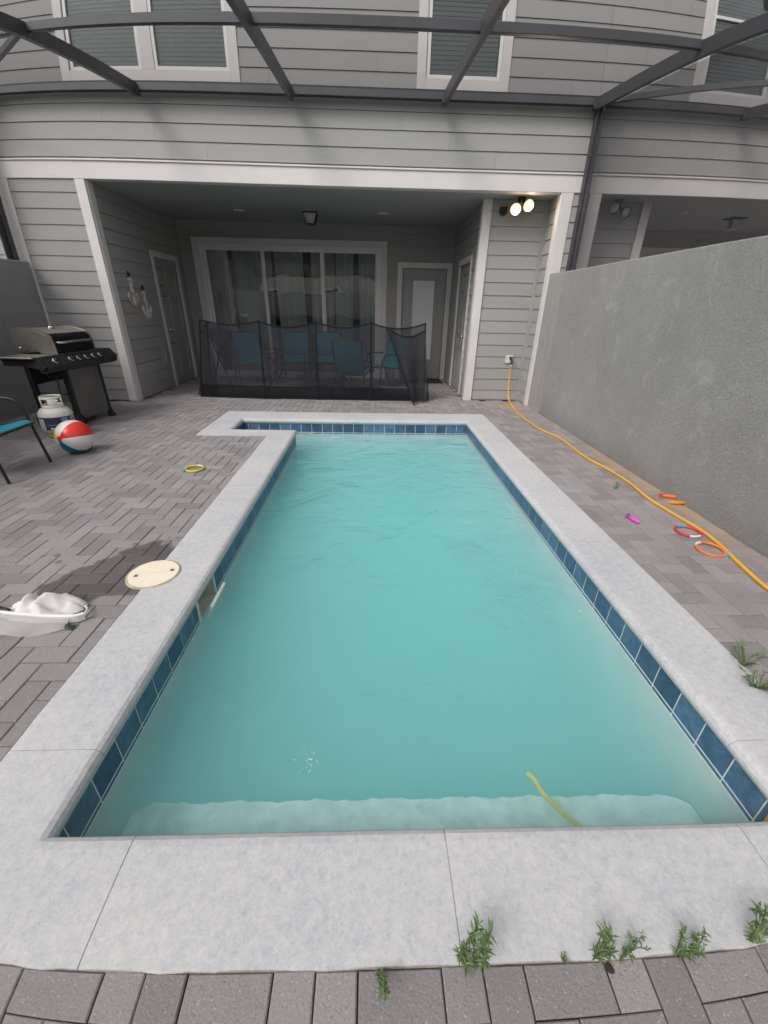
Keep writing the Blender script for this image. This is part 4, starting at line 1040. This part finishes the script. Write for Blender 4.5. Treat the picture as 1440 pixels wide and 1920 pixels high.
torpedo('green torpedo dive toy with dark tail on the pavers', 2.34, 3.585, R(235), .11, 'toy_green', 'toy_dark')
torpedo('pink torpedo dive toy with purple tail on the pavers', 2.105, 2.885, R(-75), .13, 'toy_pink', 'toy_purple')
torpedo('coral torpedo dive toy lying closest to the right wall', 2.70, 3.34, R(-15), .15, 'toy_orange', 'toy_red')
torpedo('amber torpedo dive toy beside the coral one near the hose', 2.685, 3.205, R(178), .15, 'toy_amber', 'toy_red')
def ring_toy(label, x, y, r, tilt, cols, spans, tabang):
    t = thing('dive_ring', label, 'dive ring', (x,y,.012), 0, 'dive rings')
    t.rotation_euler = (tilt[0],tilt[1],0)
    for (a0,a1), c_ in zip(spans, cols):
        ps = [(r*math.cos(R(a)), r*math.sin(R(a)), 0) for a in range(a0,a1+1,8)]
        MB().tube(ps, .0095, 10).build('ring_segment', c_, t)
    if tabang is not None:
        a = R(tabang); c_ = Vector((math.cos(a),math.sin(a),0)); q = Vector((-c_.y,c_.x,0))
        f = MB()
        P3 = [c_*(r-.008)-q*.018, c_*(r+.022)-q*.03, c_*(r+.034), c_*(r+.022)+q*.03, c_*(r-.008)+q*.018]
        f.add([p+Vector((0,0,-.009)) for p in P3]+[p+Vector((0,0,.009)) for p in P3], [(0,1,2,3,4),(9,8,7,6,5)]+[(i,(i+1)%5,(i+1)%5+5,i+5) for i in range(5)])
        f.build('weight_tab', 'toy_blue', t)
    return t
ring_toy('red dive ring with white and blue bands near the hose', 2.42, 2.70, .082, (0,0), ['toy_red','toy_blue','toy_red','white_plastic'], [(-60,68),(68,116),(116,244),(244,300)], None)
ring_toy('orange dive ring with blue tab touching the hose', 2.40, 2.44, .085, (R(4),0), ['toy_orange','white_plastic','toy_orange'], [(-60,100),(100,148),(148,300)], -42)
ring_toy('yellow dive ring with blue tab on the left pavers', -1.78, 3.985, .085, (0,0), ['toy_yellow','white_plastic','toy_yellow'], [(-120,48),(48,88),(88,240)], -146)
def blob_thing(name, label, cat, x, y, r, mat, z=0.003, h=0.3):
    t_ = MB(); q = random.Random(int(abs(x*100)+abs(y*10))); k = [q.uniform(.6,1.3) for _ in range(9)]
    t_.add([(0,0,r*h)]+[(r*k[i]*math.cos(i*.698),r*k[i]*math.sin(i*.698),0) for i in range(9)], [(0,i+1,(i+1)%9+1) for i in range(9)], 0, True)
    return tag(t_.build(name, mat, None, (x,y,z)), label, cat)
blob_thing('petal', 'tiny pink petal on the left pavers', 'petal', -2.206, 2.996, .016, 'toy_pink')
blob_thing('dead_leaf', 'small dark wet leaf on the paver below the weeds', 'leaf', .614, .409, .012, 'mat_fibre', .004, .15)

# ================================================================== BEACH BALL
bb_ = thing('beach_ball', 'red, white, blue and yellow beach ball in front of the gas tank', 'beach ball', (-3.225,4.49,.178))
axv = Vector((-.235,-.955,.13)).normalized(); ub = Vector((0,0,1)); ub = (ub-axv*ub.dot(axv)).normalized(); wb = axv.cross(ub)
Rb = .178
seq = ['ball_white','ball_red','ball_white','ball_blue','ball_white','ball_yellow']
off = R(-40)
for k in range(6):
    g0, g1 = off+k*math.pi/3, off+(k+1)*math.pi/3
    def bf(u, v, g0=g0, g1=g1):
        ph = R(8)+(math.pi-R(16))*v; a = g0+(g1-g0)*u
        rr_ = Rb*(1-.006*(abs(u-.5)*2)**12)
        return tuple((axv*math.cos(ph)+(ub*math.cos(a)-wb*math.sin(a))*math.sin(ph))*rr_)
    MB().grid(bf, 10, 24).build('ball_panel', seq[k], bb_)
for s_ in (1,-1):
    MB().lathe([(0,Rb*.999),(Rb*.10,Rb*.998),(Rb*.165,Rb*.989)], 20, (0,0,0), axv*s_).build('end_cap', 'ball_red', bb_)
MB().lathe([(0,Rb*1.02),(.008,Rb*1.02),(.01,Rb*.99)], 10, (0,0,0), -axv).build('valve', 'white_plastic', bb_)

# ================================================================== PROPANE TANK
tk = thing('propane_tank', 'white propane tank with navy label standing by the grill', 'gas tank', (-3.83,5.14,0)); tk.scale = (1.12,1.12,1.12)
MB().lathe([(.105,0),(.115,.0),(.115,.03),(.10,.045)], 32).build('foot_ring', 'debris', tk)
MB().lathe([(0,.03),(.07,.035),(.125,.055),(.155,.095),(.157,.13),(.157,.235),(.150,.268),(.125,.300),(.08,.322),(.03,.328),(0,.329)], 40).build('body', 'tank_paint', tk)
col_ = MB()
def arc(a0,a1,z0,z1,r0=.098):
    col_.lathe([(r0,z0),(r0,z1),(r0-.005,z1),(r0-.005,z0),(r0,z0)], 14, (0,0,0), None, 0, R(a0), R(a1))
arc(0,360-.1,.318,.345); arc(0,360-.1,.405,.432); arc(-5,25,.345,.405); arc(70,110,.345,.405); arc(160,200,.345,.405); arc(240,285,.345,.405)
col_.build('collar', 'tank_paint', tk)
v_ = MB(); v_.tube([(0,0,.325),(0,0,.385)], .02, 10); v_.tube([(0,0,.37),(.055,.02,.375)], .015, 8); v_.lathe([(0,0),(.03,0),(.03,.02),(0,.022)], 12, (0,0,.39)); v_.build('valve', 'steel', tk)
lb = MB(); a0, a1 = R(185), R(368)
vc = Vector((3.83,-5.14,0)).normalized(); ca = math.atan2(vc.y, vc.x)
def wrap(name, mat, d0, d1, z0, z1, r_=.1582, parent=tk):
    mb = MB(); mb.grid(lambda u,v: (r_*math.cos(ca+R(d0+(d1-d0)*u)), r_*math.sin(ca+R(d0+(d1-d0)*u)), z0+(z1-z0)*v), 16, 2); return mb.build(name, mat, parent)
lab_ = wrap('label', 'label_navy', -75, 78, .10, .232)
wrap('label_panel', 'label_white', -73, -48, .105, .215, .1588, lab_); wrap('label_panel', 'label_blue', 12, 34, .165, .222, .1588, lab_); wrap('label_panel', 'label_white', 46, 70, .12, .225, .1588, lab_); wrap('label_panel', 'label_white', -30, -17, .108, .125, .1588, lab_)
wrap('label_stripe', 'label_blue', -45, 44, .150, .156, .1588, lab_)
for q in range(5): wrap('label_line', 'label_navy', 49, 67 if q % 2 else 60, .130+q*.019, .139+q*.019, .1592, lab_)
for q in range(7): wrap('label_line', 'label_navy', -70, -51, .112+q*.014, .116+q*.014, .1592, lab_)

# ================================================================== GRILL
gl_ = thing('gas_grill', 'black and steel gas grill with rounded lid against left wall', 'grill', (-4.05,5.90,0), R(-4))
G = gl_      # local: +x front, y along the grill
def gb(name, mat, *a, c=.004): return MB().box(*a, c=c).build(name, mat, G)
for (x,y,nm) in ((.21,-.32,1),(-.25,-.32,1)): 
    MB().add([(x-.03,y-.02,.05),(x+.03,y-.02,.05),(x+.03,y+.02,.05),(x-.03,y+.02,.05),(x-.035,y-.02,.80),(x+.035,y-.02,.80),(x+.035,y+.02,.80),(x-.035,y+.02,.80)], [(0,1,2,3),(4,5,6,7),(0,1,5,4),(1,2,6,5),(2,3,7,6),(3,0,4,7)]).build('leg', 'black_metal', G)
for x in (.21,-.25):
    MB().add([(x-.02,.29,.04),(x+.02,.29,.04),(x+.02,.33,.04),(x-.02,.33,.04),(x-.02,.28,.80),(x+.02,.28,.80),(x+.02,.32,.80),(x-.02,.32,.80)], [(0,1,2,3),(4,5,6,7),(0,1,5,4),(1,2,6,5),(2,3,7,6),(3,0,4,7)]).build('leg', 'black_metal', G)
    MB().add([(x-.035,.275,0),(x+.045,.275,0),(x+.045,.36,0),(x-.035,.36,0),(x-.02,.29,.10),(x+.02,.29,.10),(x+.02,.33,.10),(x-.02,.33,.10)], [(0,1,2,3),(4,5,6,7),(0,1,5,4),(1,2,6,5),(2,3,7,6),(3,0,4,7)]).build('foot', 'black_plastic', G)
for x in (.235,-.275):
    w_ = MB().lathe([(0,-.025),(.03,-.028),(.075,-.022),(.082,-.012),(.082,.012),(.075,.022),(.03,.028),(0,.025)], 24, (x,-.33,.082), (1,0,0)); wo = w_.build('wheel', 'rubber', G)
    MB().lathe([(0,-.030),(.035,-.031),(.035,.031),(0,.030)], 16, (x,-.33,.082), (1,0,0)).build('hub', 'black_plastic', wo)
MB().tube([(-.28,-.33,.082),(.24,-.33,.082)], .008, 8).build('axle', 'steel', G)
gb('front_panel', 'grill_panel', .205,-.298,.09,.222,.285,.74)
gb('bottom_shelf', 'black_metal', -.25,-.31,.10,.20,.30,.115)
gb('rear_panel', 'black_metal', -.262,-.298,.52,-.255,.285,.80)
for z in (.40,): MB().tube([(.20,-.32,z+.02),(-.24,-.32,z+.03)], .006, 6).build('rail', 'black_metal', G)
MB().tube([(.20,-.32,.16),(-.24,-.32,.16)], .006, 6).build('rail', 'black_metal', G)
# firebox + lid
gb('firebox', 'grill_black', -.26,-.34,.745,.20,.34,.905, c=.02)
lp = [(-.275,.905),(-.30,1.10),(-.27,1.165),(-.18,1.19),(-.05,1.187),(.06,1.17),(.15,1.135),(.185,1.10),(.20,1.02),(.205,.905)]
top = MB().prism(lp[:7]+[(.15,.93),(-.24,.93)], -.335, .335, 'Y'); lid_ = top.build('lid', 'grill_steel', G)
MB().prism([(.1505,1.135),(.187,1.10),(.203,1.02),(.208,.91),(.1505,.91)], -.335,.335,'Y').build('lid_front', 'grill_black', lid_)
for s_ in (-1,1):
    y0, y1 = sorted((s_*.336, s_*.352))
    MB().prism([(-.285,.93),(-.312,1.11),(-.28,1.178),(-.18,1.204),(-.05,1.20),(.06,1.184),(.16,1.145),(.198,1.10),(.214,1.02),(.218,.91),(.02,.91),(-.03,.955),(-.15,.965),(-.19,.925)], y0, y1, 'Y').build('lid_end_cap', 'grill_steel', lid_)
    y0, y1 = sorted((s_*.3525, s_*.358))
    MB().prism([(-.25,.985),(-.275,1.10),(-.25,1.155),(-.16,1.178),(-.03,1.172),(.06,1.155),(.13,1.12),(.165,1.08),(.175,1.0),(.17,.95),(.05,.965),(-.02,.99),(-.15,1.0)], y0, y1, 'Y').build('lid_end_inlay', 'grill_steel', lid_)
hd = MB(); hd.tube(smooth_path([(.20,-.28,1.035),(.245,-.25,1.035),(.262,-.12,1.04),(.266,0,1.04),(.262,.12,1.04),(.245,.25,1.035),(.20,.28,1.035)], 5), .013, 10); hd.build('lid_handle', 'steel', lid_)
MB().lathe([(.0,0),(.034,0),(.034,.012),(.028,.02),(0,.022)], 20, (-.03,-.02,1.186), (.12,0,1)).build('thermometer', 'chrome', lid_)
MB().lathe([(0,0),(.014,0),(.012,.008),(0,.01)], 12, (-.22,-.359,.97), (0,-1,0)).build('hinge_bolt', 'chrome', lid_)
# control fascia and shelves
MB().prism([(.20,.90),(.235,.905),(.325,.80),(.315,.745),(.27,.72),(.20,.74)], -.68, .60, 'Y').build('control_panel', 'black_plastic', G)
MB().box(.216,-.683,.903,.240,.30,.909,c=.001).build('panel_edge', 'steel', G)
an = Vector((.105,0,.09)).normalized()
for i_, y in enumerate((-.50,-.24,-.10,.04,.18,.31)):
    kn = MB().lathe([(0,.0),(.036,0),(.037,.006),(.030,.010)], 20, (.284,y,.848), an).build('knob_ring', 'steel', G)
    MB().lathe([(0,.034),(.022,.034),(.026,.01),(.028,.006)], 18, (.284,y,.848), an).build('knob', 'black_plastic', kn)
MB().box(-.22,-.74,.885,.205,-.355,.905,c=.006).build('side_shelf', 'grill_steel', G)
MB().box(-.20,-.70,.80,.18,-.36,.884,c=.01).build('side_burner_box', 'black_metal', G)
MB().prism([(-.22,.905),(.235,.905),(.31,.80),(.27,.76),(-.20,.86)], -.70, -.684, 'Y').build('shelf_bracket', 'black_plastic', G)
MB().box(-.22,.355,.885,.205,.62,.905,c=.006).build('side_shelf', 'black_plastic', G)
MB().prism([(-.22,.90),(.235,.905),(.325,.80),(.27,.75),(-.20,.84)], .602, .62, 'Y').build('shelf_bracket', 'black_plastic', G)
hs2 = MB().tube(smooth_path([(.12,-.38,.80),(.14,-.40,.66),(.17,-.43,.55),(.22,-.52,.47),(.27,-.66,.42)], 6), .009, 8); hs2.build('gas_hose', 'black_plastic', G)

# ================================================================== CHAIRS
def make_chair(label, group):
    t = thing('patio_chair', label, 'chair', (0,0,0), 0, group)
    for s in (-1,1):
        x = s*.285
        f = MB().tube(smooth_path([(x+s*.01,.30,0),(x+s*.005,.27,.22),(x,.245,.42),(x,.215,.56),(x,.16,.635),(x,.05,.655),(x,-.12,.645),(x*.98,-.23,.63)], 6), .0135, 8); f.build('arm_frame', 'black_metal', t)
        b_ = MB().tube(smooth_path([(x+s*.01,-.42,0),(x,-.33,.20),(x*.97,-.21,.40)], 5), .0135, 8); b_.build('rear_leg', 'black_metal', t)
        sr = MB().tube(smooth_path([(x*.95,.288,.418),(x*.95,.262,.428),(x*.95,.20,.435),(x*.95,0,.40),(x*.95,-.16,.385),(x*.95,-.215,.42),(x*.95,-.27,.60),(x*.95,-.34,.82),(x*.95,-.385,.96)], 5), .012, 8); sr.build('sling_rail', 'black_metal', t)
    for cb, cr_ in (([(-.275,.288,.418),(.275,.288,.418)],.0135), ([(-.27,-.19,.375),(.27,-.19,.375)],.011), (smooth_path([(-.27,-.385,.96),(-.2,-.392,.985),(.2,-.392,.985),(.27,-.385,.96)],4),.011)):
        MB().tube(cb, cr_, 8).build('crossbar', 'black_metal', t)
    prof_ = smooth_path([(0,.282,.428),(0,.262,.434),(0,.20,.442),(0,.0,.398),(0,-.15,.39),(0,-.205,.43),(0,-.262,.60),(0,-.33,.82),(0,-.378,.965)], 5)
    def sf(u,v):
        q = v*(len(prof_)-1); i_ = min(int(q),len(prof_)-2); p = prof_[i_].lerp(prof_[i_+1], q-i_)
        sag = .018*(1-(2*u-1)**2)
        return (-.262+.524*u, p.y-(.5*sag if p.z > .45 else 0), p.z-(sag if p.z <= .45 else 0))
    MB().grid(sf, 10, 44).build('sling', 'teal_sling', t)
    return t
ch = make_chair('teal sling chair with black frame cut off at left edge', 'teal sling chairs')
ch.location = (-3.60,3.86,0); ch.rotation_euler.z = R(-87)
G2 = 'teal sling chairs'
dup(ch, (-2.50,9.15,0), R(-156), 'teal sling chair at the left end of the patio table')
dup(ch, (-1.68,9.52,0), R(176), 'teal sling chair behind the table, nearer the left end')
dup(ch, (-.93,9.56,0), R(186), 'teal sling chair behind the table, nearer the right end')
dup(ch, (-.33,8.15,0), R(-16), 'teal sling chair with its back to the pool, in front of the table')
dup(ch, (.24,9.02,0), R(125), 'teal sling chair at the right end of the patio table')
# table
tb = thing('patio_table', 'rectangular glass-topped patio table with black curved legs', 'table', (-1.17,8.62,0))
TX, TY = .84, .48
r_ = MB(); r_.box(-TX,-TY,.695,TX,-TY+.03,.72,c=.004); r_.box(-TX,TY-.03,.695,TX,TY,.72,c=.004); r_.box(-TX,-TY+.03,.695,-TX+.03,TY-.03,.72,c=.004); r_.box(TX-.03,-TY+.03,.695,TX,TY-.03,.72,c=.004); r_.build('rim', 'black_metal', tb)
MB().box(-TX+.03,-TY+.03,.703,TX-.03,TY-.03,.712).build('tabletop', 'table_glass', tb)
for sx in (-1,1):
    for sy in (-1,1):
        MB().tube(smooth_path([(sx*(TX-.03),sy*(TY-.02),0),(sx*(TX-.10),sy*(TY-.06),.18),(sx*(TX-.20),sy*(TY-.14),.36),(sx*(TX-.18),sy*(TY-.12),.54),(sx*(TX-.10),sy*(TY-.05),.70)], 5), .0135, 8).build('leg', 'black_metal', tb)
MB().tube([(-TX+.2,0,.36),(TX-.2,0,.36)], .011, 8).build('stretcher', 'black_metal', tb)
MB().tube([(-TX+.2,-TY+.14,.36),(-TX+.2,TY-.14,.36)], .011, 8).build('stretcher', 'black_metal', tb); MB().tube([(TX-.2,-TY+.14,.36),(TX-.2,TY-.14,.36)], .011, 8).build('stretcher', 'black_metal', tb)

# ================================================================== POOL SAFETY FENCE
fe = thing('pool_fence', 'black mesh safety fence standing folded across the patio opening', 'fence', (-1,7.55,0))
fo = Vector(fe.location)
def fch(mb, name, mat): o = mb.build(name, mat, fe); o.location = -fo; return o
PX = [(-3.05,7.66),(-1.885,7.55),(-.95,7.55),(-.01,7.54),(.95,7.55)]
tops = [(-2.84,7.62,1.27),(-1.86,7.55,1.27),(-.93,7.55,1.28),(-.012,7.54,1.28),(.90,7.55,1.28)]
for (b0,t0) in zip(PX, tops): fch(MB().tube([(b0[0],b0[1],0),(t0[0],t0[1],t0[2])], .0125, 10), 'fence_pole', 'fence_black')
fch(MB().tube([(-2.88,7.68,0),(-2.72,7.60,1.25)], .0125, 10), 'fence_pole', 'fence_black')
for k in range(4):
    b0, b1, t0, t1 = PX[k], PX[k+1], tops[k], tops[k+1]
    def ff(u,v,b0=b0,b1=b1,t0=t0,t1=t1,k=k):
        bx_, by_ = b0[0]+(b1[0]-b0[0])*u, b0[1]+(b1[1]-b0[1])*u; tx_, ty_ = t0[0]+(t1[0]-t0[0])*u, t0[1]+(t1[1]-t0[1])*u
        zt = t0[2]-.01-.085*(1-(2*u-1)**2)*(1.0 if k else .7)
        return (bx_+(tx_-bx_)*v, by_+(ty_-by_)*v+.02*math.sin(u*math.pi)*math.sin(v*5+k), .012+(zt-.012)*v)
    fch(MB().grid(ff, 20, 8), 'mesh_panel', 'fence_mesh')
    fch(MB().tube([Vector(ff(q/14,1)) for q in range(15)], .012, 6), 'top_binding', 'fence_black')
    fch(MB().tube([Vector(ff(q/14,.0)) for q in range(15)], .008, 6), 'bottom_binding', 'fence_black')
    bb2 = MB().grid(lambda u,v: (ff(u,v*.18)[0], ff(u,v*.18)[1]-.004, ff(u,v*.18)[2]), 10, 2); fch(bb2, 'lower_band', 'fence_mesh_dense')
# bunched spare section hanging at the left end
def fold(u,v):
    x = -2.84+.42*u*(1-.25*v)+.05*math.sin(v*6+u*4); y = 7.66+.34*u*(1-v)+.06*math.sin(u*14+v*3)
    z = 1.24-(.10+.55*u)*v**.8-.16*u if True else 0
    return (x,y,max(.03,z))
fch(MB().grid(fold, 24, 12), 'folded_mesh', 'fence_mesh_dense')
def fold2(u,v):
    x = -3.12+.34*u+.03*math.sin(v*5); y = 7.70+.05*math.sin(u*12+v*2)+.05*u
    return (x+.22*v*(1-u)+.02*v, y, .02+(1.16-.05*u)*v)
fch(MB().grid(fold2, 20, 10), 'folded_mesh', 'fence_mesh')
fch(MB().tube(smooth_path([(-2.78,7.6,1.18),(-2.62,7.7,1.0),(-2.55,7.72,.88)],4), .012, 6), 'top_binding', 'fence_black')
fch(MB().tube([(-2.72,7.62,1.0),(-2.52,7.9,.05)], .0125, 8), 'fence_pole', 'fence_black')
fch(MB().tube([(-2.60,7.68,.93),(-2.66,7.75,.70),(-2.74,7.72,.40),(-2.80,7.70,.30)], .010, 8), 'fence_pole', 'fence_black')
# loose end at the right: leaning pole and draped mesh
fch(MB().tube([(.255,7.46,1.20),(.745,7.18,0.0)], .0125, 10), 'fence_pole', 'fence_black')
def flap(u,v):
    a = Vector((.30,7.46,1.17)).lerp(Vector((.70,7.20,.04)), v); b_ = Vector((.90,7.53,1.16)).lerp(Vector((1.04,7.50,.03)), v)
    p = a.lerp(b_, u); return (p.x, p.y+.03*math.sin(u*9+v*4), p.z-.10*math.sin(u*math.pi)*(1-v))
fch(MB().grid(flap, 18, 12), 'folded_mesh', 'fence_mesh')
fch(MB().tube([Vector(flap(q/14,0)) for q in range(15)], .012, 6), 'top_binding', 'fence_black')

# ================================================================== ROPE ANCHORS
def anchor(label, y, z, tipmat, midmat):
    t = thing('wall_anchor', label, 'wall decoration', (-3.925,y,z), 0, 'rope anchors by the left door')
    MB().tube([(0,0,-.24),(0,0,.17)], [.026,.018], 10).build('shank', 'anchor_rope', t)
    MB().tube(smooth_path([(.0,-.125,-.10),(0,-.115,-.17),(0,-.065,-.235),(0,0,-.262),(0,.065,-.235),(0,.115,-.17),(0,.125,-.10)],4), .024, 10).build('arms', midmat, t)
    for s in (-1,1): MB().add([(0.016,s*.125,-.06),(.016,s*.165,-.135),(.016,s*.085,-.120),(-.01,s*.125,-.06),(-.01,s*.165,-.135),(-.01,s*.085,-.120)], [(0,1,2),(5,4,3),(0,1,4,3),(1,2,5,4),(2,0,3,5)]).build('fluke', 'anchor_rope', t)
    MB().tube([(0,-.055,.125),(0,.055,.125)], .020, 8).build('stock', 'anchor_rope', t)
    MB().tube([(0,.028*math.cos(R(a)),.195+.034*math.sin(R(a))) for a in range(0,360,30)], .013, 8, closed=True).build('ring', tipmat, t)
    rp = [(.026*math.cos(a*1.1)+.016, .05*math.sin(a*.9), -.20+a*.027) for a in range(13)]
    MB().tube(smooth_path(rp,3), .013, 6).build('rope', 'anchor_rope', t)
anchor('rope anchor with brownish arms hanging higher and nearer the pool', 7.80, 1.70, 'anchor_dark', 'anchor_red')
anchor('rope anchor with navy top hanging lower and nearer the side door', 8.17, 1.52, 'anchor_dark', 'anchor_rope')

# door mat
mt_ = MB().box(-.40,-.26,0,.40,.26,.014,c=.005).build('door_mat', 'mat_fibre', None, (1.20,9.78,.004)); tag(mt_, 'dark doormat in front of the glazed back door', 'doormat')
s_ = MB().lathe([(0,0),(.09,0),(.11,.05),(.10,.055),(.08,.012),(0,.012)], 20).build('plastic_bowl', 'toy_blue', None, (-1.62,9.95,.003)); tag(s_, 'small pale blue bowl on the floor behind the table', 'bowl')

# ================================================================== SKIMMER NET
nt_ = thing('leaf_net', 'white mesh leaf skimmer net with metal frame lying on wet pavers', 'pool net', (-1.72,1.74,0))
no = Vector(nt_.location)
def nch(mb, name, mat, parent=nt_): o = mb.build(name, mat, parent); o.location = -no; return o
# flat aluminium front blade
bl = [(-2.15,1.80),(-2.0,1.762),(-1.85,1.736),(-1.70,1.718),(-1.58,1.712),(-1.52,1.716),(-1.49,1.735)]
bm_ = MB(); pts = [Vector((x,y,0)) for x,y in bl]; sp_ = smooth_path([(x,y,0) for x,y in bl], 5); vs = []
for i_, p_ in enumerate(sp_):
    d_ = (sp_[min(i_+1,len(sp_)-1)]-sp_[max(i_-1,0)]).normalized(); q = Vector((-d_.y,d_.x,0))
    vs += [p_-q*.004+Vector((0,0,.050)), p_+q*.010+Vector((0,0,.054)), p_+q*.014+Vector((0,0,.014)), p_-q*.002+Vector((0,0,.012))]
L_ = len(sp_); bm_.add(vs, [(i_*4+k, i_*4+(k+1)%4, (i_+1)*4+(k+1)%4, (i_+1)*4+k) for i_ in range(L_-1) for k in range(4)]+[(0,1,2,3),((L_-1)*4,(L_-1)*4+3,(L_-1)*4+2,(L_-1)*4+1)])
nch(bm_, 'blade', 'net_metal')
fr_ = MB().tube(smooth_path([(-1.50,1.73,.03),(-1.505,1.77,.032),(-1.525,1.81,.025),(-1.56,1.84,.012)], 5), .005, 8); nch(fr_, 'frame_rod', 'net_metal')
nch(MB().tube([(-2.14,1.80,.03),(-1.95,1.775,.045),(-1.885,1.762,.05)], [.020,.018,.010], 12), 'handle_socket', 'black_plastic')
from mathutils import noise as mnoise
def bag(u,v):
    a = 2*math.pi*u; rr_ = math.sin(min(1,v)*math.pi/2)
    cx, cy_ = -1.755, 1.825
    wob = .10*mnoise.noise(Vector((math.cos(a)*1.6,math.sin(a)*1.6,3)))+.05*mnoise.noise(Vector((math.cos(a)*5,math.sin(a)*5,7)))
    x = cx+rr_*(.205+wob*.5)*math.cos(a); y = cy_+rr_*(.100+wob*.30)*math.sin(a)
    env = max(0, 1-rr_**3.0)
    ridge = abs(mnoise.noise(Vector((x*7+1,y*11,1.3))))
    z = env*(.088-.12*ridge+.03*mnoise.noise(Vector((x*16,y*20,4))))+.012*mnoise.noise(Vector((x*40,y*40,2)))*rr_*(1.2-rr_)
    z += .02*max(0,(x-cx)/.20)*1.6*env
    return (x,y,max(.006,z+.008))
nch(MB().grid(bag, 84, 26), 'net_bag', 'net_mesh')
def bag2(u,v):
    x = -2.05+.50*u; y = 1.745-.03*u-(.115-.05*abs(u-.45)-.04*max(0,u-.8)*5)*v+.004*math.sin(u*18)
    return (x, y, .040*(1-v)+.006+.006*math.sin(u*11+v*3)*v)
nch(MB().grid(bag2, 40, 6), 'net_bag', 'net_mesh_thin')
nch(MB().grid(lambda u,v: (-1.60+.09*u, 1.665+.035*v+.01*math.sin(u*6), .012+.012*math.sin(v*3.1)*math.sin(u*3.1)), 8, 5), 'wet_debris', 'black_plastic')

# ================================================================== WEEDS
def weed(label, x, y, h, n_st, spread, seed, lean=(0,0), dens=1.0):
    q = random.Random(seed); t = thing('weed', label, 'weed', (x,y,0))
    st_ = MB(); lf = MB()
    for s in range(n_st):
        a = q.uniform(0,6.28); r0 = q.uniform(0,spread*.35); hh = h*q.uniform(.5,1.0) if s else h
        tip = Vector((math.cos(a)*spread*q.uniform(.3,1)+lean[0]*hh, math.sin(a)*spread*q.uniform(.2,.8)+lean[1]*hh, hh))
        b0 = Vector((math.cos(a)*r0, math.sin(a)*r0*.3, 0)); mid = b0.lerp(tip,.5)+Vector((q.uniform(-.01,.01),q.uniform(-.01,.01),.006))
        path = smooth_path([b0,mid,tip], 6); st_.tube(path, [.0022*(1-.7*i/(len(path)-1)) for i in range(len(path))], 5)
        for i, p_ in enumerate(path[1:]):
            m_ = 3 if i > len(path)*.6 else 1
            for w in range(int(m_*dens)):
                an_ = q.uniform(0,6.28); L = h*q.uniform(.13,.24); wd = L*.11
                d_ = Vector((math.cos(an_),math.sin(an_),q.uniform(.15,.9))).normalized(); sd_ = d_.cross(Vector((0,0,1))).normalized()*wd
                up = Vector((0,0,L*.06)); e_ = p_+d_*L-Vector((0,0,L*.22))
                m1 = p_+d_*L*.4
                lf.add([p_, m1+sd_+up, m1-up*.6, m1-sd_+up, e_], [(0,1,2),(0,2,3),(1,4,2),(2,4,3)])
    st_.build('stem', 'stem', t); lf.build('leaves', 'leaf', t); return t
weed('tallest leafy green weed growing at the near coping edge beside the crack', .265, .425, .145, 7, .055, 1, (0.0,.02), 1.0)
weed('thin green weed lying over the front pavers below the pool centre', .022, .418, .075, 5, .012, 2, (.15,-.75))
weed('tiny weed sprout between the two leafy clumps at the near coping', .503, .428, .025, 4, .02, 3)
weed('green weed with two upright shoots at the near coping edge', .585, .430, .13, 5, .03, 4, (0,.04), 1.2)
weed('low spreading weed next to the two-shoot weed', .66, .428, .075, 6, .045, 5, (.2,0))
weed('bushy green weed at the near coping edge towards the right', .82, .425, .10, 9, .06, 6, (0,.05), 1.2)
weed('slender weed at the near coping edge in the bottom right corner', 1.03, .435, .15, 6, .05, 7, (0,.05))
weed('weed clump at the outer edge of the right coping', 1.785, 1.40, .10, 11, .09, 8, (0,.1), 1.4)
weed('weed clump sprawling over the right coping near its corner', 1.745, 1.27, .10, 15, .11, 9, (-.1,-.1), 1.4)
